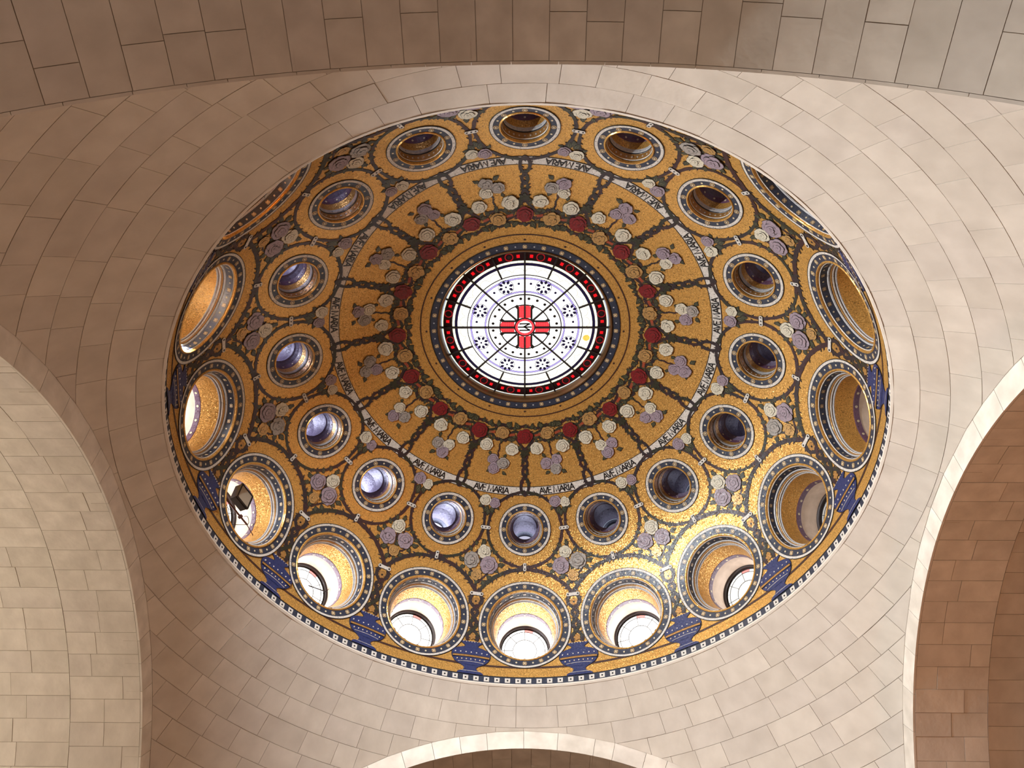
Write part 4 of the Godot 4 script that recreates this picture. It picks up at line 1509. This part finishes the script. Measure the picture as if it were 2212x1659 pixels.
func build_lights() -> void:
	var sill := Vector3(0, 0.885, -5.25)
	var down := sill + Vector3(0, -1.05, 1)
	unseen_lamp("floodlight", 5 * SEC, sill, down, LIGHT.cool, Color(0.94, 0.97, 1.0), Vector2(0.6, 0.18), "unseen cool white floodlight in a large left oculus, placed to light the right stonework", 0.10)  # unseen; placed to throw cool light on the right-hand stonework
	unseen_lamp("floodlight", 6 * SEC, sill, down, LIGHT.warm, Color(1.0, 0.80, 0.60), Vector2(0.6, 0.18), "unseen warm white floodlight in the upper left oculus, placed to warm the stonework", 0.10)  # unseen; gives the stonework a warmer tint
	unseen_lamp("floodlight", 0.0, Vector3(8.2, -6.2, 0), Vector3(0, -5.4, 0), LIGHT.amber, Color(1.0, 0.64, 0.38), Vector2(1.6, 1.6), "unseen amber floodlight in the right arm, placed to warm the left side", 4.18)  # unseen; place and amber tone chosen to warm the left side
	# unseen tall windows: two light the right side and gold, one the near vault
	for i in 3:
		var w := group_node("window_%d" % (34 + i), self)
		tag(w, ["unseen tall window in the left arm, nearer the viewer, placed to light the right side", "unseen tall window in the left arm, farther from the viewer, glinting on the gold", "unseen tall window behind the viewer, placed to brighten the near vault"][i], "", "", "structure")
		w.position = [Vector3(-12.57, -4.6, 2.5), Vector3(-12.57, -4.6, -2.5), Vector3(0, -4.6, 12.57)][i]
		w.rotation.y = PI if i == 2 else PI / 2
		var wh := Wheel.new()
		var pane := glow(Color(0.97, 0.98, 1.0), 4.0)
		for r in 4:
			for c in 3:
				var sh := Shape.new()
				sheet(sh.of(pane), wh, -1.05 + c * 0.7 + 0.02, -1.05 + (c + 1) * 0.7 - 0.02, -1.8 + r * 0.7 + 0.02, -1.8 + (r + 1) * 0.7 - 0.02, 0.0, 0.01, 1, 1)
				node("pane", sh.mesh(), w)
		for c in 4:
			var sh := Shape.new()
			annulus(sh.of(pane), wh, Vector2(0, 1.0), 0.02, 1.05, 0.0, 0.01, 6, PI * c / 4 + 0.02, PI * (c + 1) / 4 - 0.02)
			node("pane", sh.mesh(), w)
		var fr := Shape.new()
		annulus(fr.of(mat.stone1), wh, Vector2(0, 1.0), 1.05, 1.25, -0.02, 0.12, 24, 0.0, PI)
		for sg in [-1.0, 1.0]: ribbon(fr.of(mat.stone1), wh, PackedVector2Array([Vector2(sg * 1.15, -1.8), Vector2(sg * 1.15, 1.0)]), PackedFloat32Array([0.1]), -0.02, 0.12)
		ribbon(fr.of(mat.stone1), wh, PackedVector2Array([Vector2(-1.3, -1.9), Vector2(1.3, -1.9)]), PackedFloat32Array([0.1]), -0.02, 0.2)
		for r in 5: ribbon(fr.of(mat.lead), wh, PackedVector2Array([Vector2(-1.05, -1.8 + r * 0.7), Vector2(1.05, -1.8 + r * 0.7)]), PackedFloat32Array([0.02]), 0.0, 0.03)
		for c in 2: ribbon(fr.of(mat.lead), wh, PackedVector2Array([Vector2(-0.35 + c * 0.7, -1.8), Vector2(-0.35 + c * 0.7, 1.0)]), PackedFloat32Array([0.02]), 0.0, 0.03)
		node("window_frame", fr.mesh(), w)
		var l := AreaLight3D.new()
		l.name = "daylight"
		l.area_size = Vector2(2.1, 3.6)
		l.area_normalize_energy = true
		l.light_energy = [LIGHT.left_arm, LIGHT.left_arm * 0.45, LIGHT.nave][i]
		l.light_color = Color(1.0, 0.82, 0.58) if i == 2 else Color(1.0, 0.95, 0.85)  # window behind the viewer tinted warm for the vault overhead
		l.shadow_enabled = true
		l.area_range = 60.0
		w.add_child(l, true)
		l.transform = Transform3D(Basis(Vector3.UP, PI), Vector3(0, 0, 0.04))


func tube(k: Surf, pts: PackedVector3Array, r: float, n := 8) -> void:
	var rings := []
	for j in pts.size():
		var d := (pts[mini(j + 1, pts.size() - 1)] - pts[maxi(j - 1, 0)]).normalized()
		var x := d.cross(Vector3.UP if absf(d.y) < 0.9 else Vector3.RIGHT).normalized()
		var y := d.cross(x)
		var p := PackedVector3Array()
		for a in n: p.append(pts[j] + (x * cos(TAU * a / n) + y * sin(TAU * a / n)) * r)
		rings.append(p)
	loft(k, rings, (pts[0] - pts[pts.size() - 1]).normalized(), 1.0, false)


func build_loose() -> void:
	# floodlight on a bar inside the third large oculus to the left
	var o := group_node("floodlight", self)
	o.rotation.y = 3 * SEC
	tag(o, "black square floodlight with a grey glass face, inside a large oculus on the left", "floodlight")
	var sh := Shape.new()
	wl_box(sh.of(mat.black), Vector3(-0.31, 1.212, -5.20), Vector3(0.0, 1.525, -5.07))
	node("housing", sh.mesh(), o)
	sh = Shape.new()
	for e in [[-0.32, 1.212, 0.01, 1.23], [-0.32, 1.508, 0.01, 1.535], [-0.32, 1.23, -0.293, 1.508], [-0.017, 1.23, 0.01, 1.508]]: wl_box(sh.of(mat.black), Vector3(e[0], e[1], -5.085), Vector3(e[2], e[3], -5.05))
	node("rim", sh.mesh(), o)
	sh = Shape.new()
	wl_box(sh.of(mat.lamp_glass), Vector3(-0.295, 1.22, -5.07), Vector3(-0.015, 1.51, -5.06))
	node("glass_face", sh.mesh(), o)
	var bar := group_node("lamp_bar", self)
	bar.rotation.y = 3 * SEC
	tag(bar, "rusty horizontal bar carrying the black floodlight across the oculus", "bar")
	sh = Shape.new()
	tube(sh.of(mat.rust), PackedVector3Array([Vector3(-0.53, 1.19, -5.25), Vector3(-0.1, 1.19, -5.25), Vector3(0.29, 1.19, -5.25)]), 0.016)
	node("rod", sh.mesh(), bar)
	sh = Shape.new()
	tube(sh.of(mat.rust), PackedVector3Array([Vector3(0.28, 1.19, -5.25), Vector3(0.545, 1.18, -5.29)]), 0.007)
	node("wall_pin", sh.mesh(), bar)
	sh = Shape.new()
	wl_box(sh.of(mat.rust), Vector3(0.06, 1.165, -5.28), Vector3(0.11, 1.215, -5.22))
	node("clamp", sh.mesh(), bar)
	var cab := group_node("cable", self)
	cab.rotation.y = 3 * SEC
	tag(cab, "thin looping cable hanging from the floodlight's bar", "cable")
	sh = Shape.new()
	var p := PackedVector3Array()
	for j in 13: p.append(Vector3(0.13 + 0.012 * j, 1.215 + 0.07 * sin(j * PI / 12.0), -5.215))
	for j in 10: p.append(Vector3(0.274 - 0.035 * j, 1.165 - 0.035 * j, -5.215 + 0.002 * j))
	tube(sh.of(mat.iron), p, 0.005, 6)
	node("loop", sh.mesh(), cab)
	sh = Shape.new()
	p = PackedVector3Array()
	for j in 9: p.append(Vector3(0.0 - 0.035 * j, 1.165 + 0.015 * sin(j * PI / 8.0) - 0.006 * j, -5.30))
	tube(sh.of(mat.black), p, 0.004, 6)
	node("tail", sh.mesh(), cab)
	var rod := group_node("hooked_rod", self)
	rod.rotation.y = 2 * SEC
	tag(rod, "thin dark hooked rod slanting across a bright large oculus at lower left", "rod")
	sh = Shape.new()
	tube(sh.of(mat.iron), PackedVector3Array([Vector3(-0.02, 1.56, -5.86), Vector3(0.2, 1.545, -5.78), Vector3(0.40, 1.53, -5.70)]), 0.011)
	node("shaft", sh.mesh(), rod)
	sh = Shape.new()
	tube(sh.of(mat.iron), PackedVector3Array([Vector3(0.40, 1.53, -5.70), Vector3(0.42, 1.545, -5.69), Vector3(0.435, 1.60, -5.67)]), 0.006)
	node("hook", sh.mesh(), rod)


var LIGHT := {low = 1.4, up = 0.8, sky = 0.6, cool = 185.0, warm = 7.0, amber = 12.0, left_arm = 34.0, nave = 1.6}  # cool to nave: sources out of view, strengths set for what they light


func _ready() -> void:
	rng.seed = 20
	# camera, solved from the ellipses of the rim, the oculi and the arches
	var cam := Camera3D.new()
	cam.name = "camera"
	add_child(cam)
	var yaw := -0.0293
	var pitch := 0.982
	var roll := 0.0247
	var f := Vector3(sin(yaw) * cos(pitch), sin(pitch), -cos(yaw) * cos(pitch))
	var r := f.cross(Vector3.UP).normalized()
	var u := r.cross(f)
	cam.transform = Transform3D(Basis(r * cos(roll) + u * sin(roll), u * cos(roll) - r * sin(roll), -f), Vector3(0.0026, -8.7125, 7.224))
	cam.fov = rad_to_deg(2.0 * atan(829.5 / 1719.3))
	cam.near = 0.05
	cam.current = true
	var env := Environment.new()
	env.background_mode = Environment.BG_SKY
	env.sky = Sky.new()
	var sky := ProceduralSkyMaterial.new()
	sky.sky_top_color = Color(0.72, 0.78, 0.86)
	sky.sky_horizon_color = Color(0.85, 0.87, 0.9)
	sky.ground_bottom_color = Color(0.35, 0.33, 0.3)
	sky.ground_horizon_color = Color(0.6, 0.6, 0.6)
	env.sky.sky_material = sky
	env.tonemap_mode = Environment.TONE_MAPPER_LINEAR
	env.tonemap_exposure = 1.14
	env.sdfgi_enabled = true
	env.ssao_enabled = true
	env.ssil_enabled = true
	var we := WorldEnvironment.new()
	we.name = "environment"
	we.environment = env
	add_child(we)
	make_profile()
	make_materials()
	build_lights()
	build_floor()
	build_arms()
	build_pendentives()
	build_dome()
	build_oculi()
	build_skylight()
	build_loose()
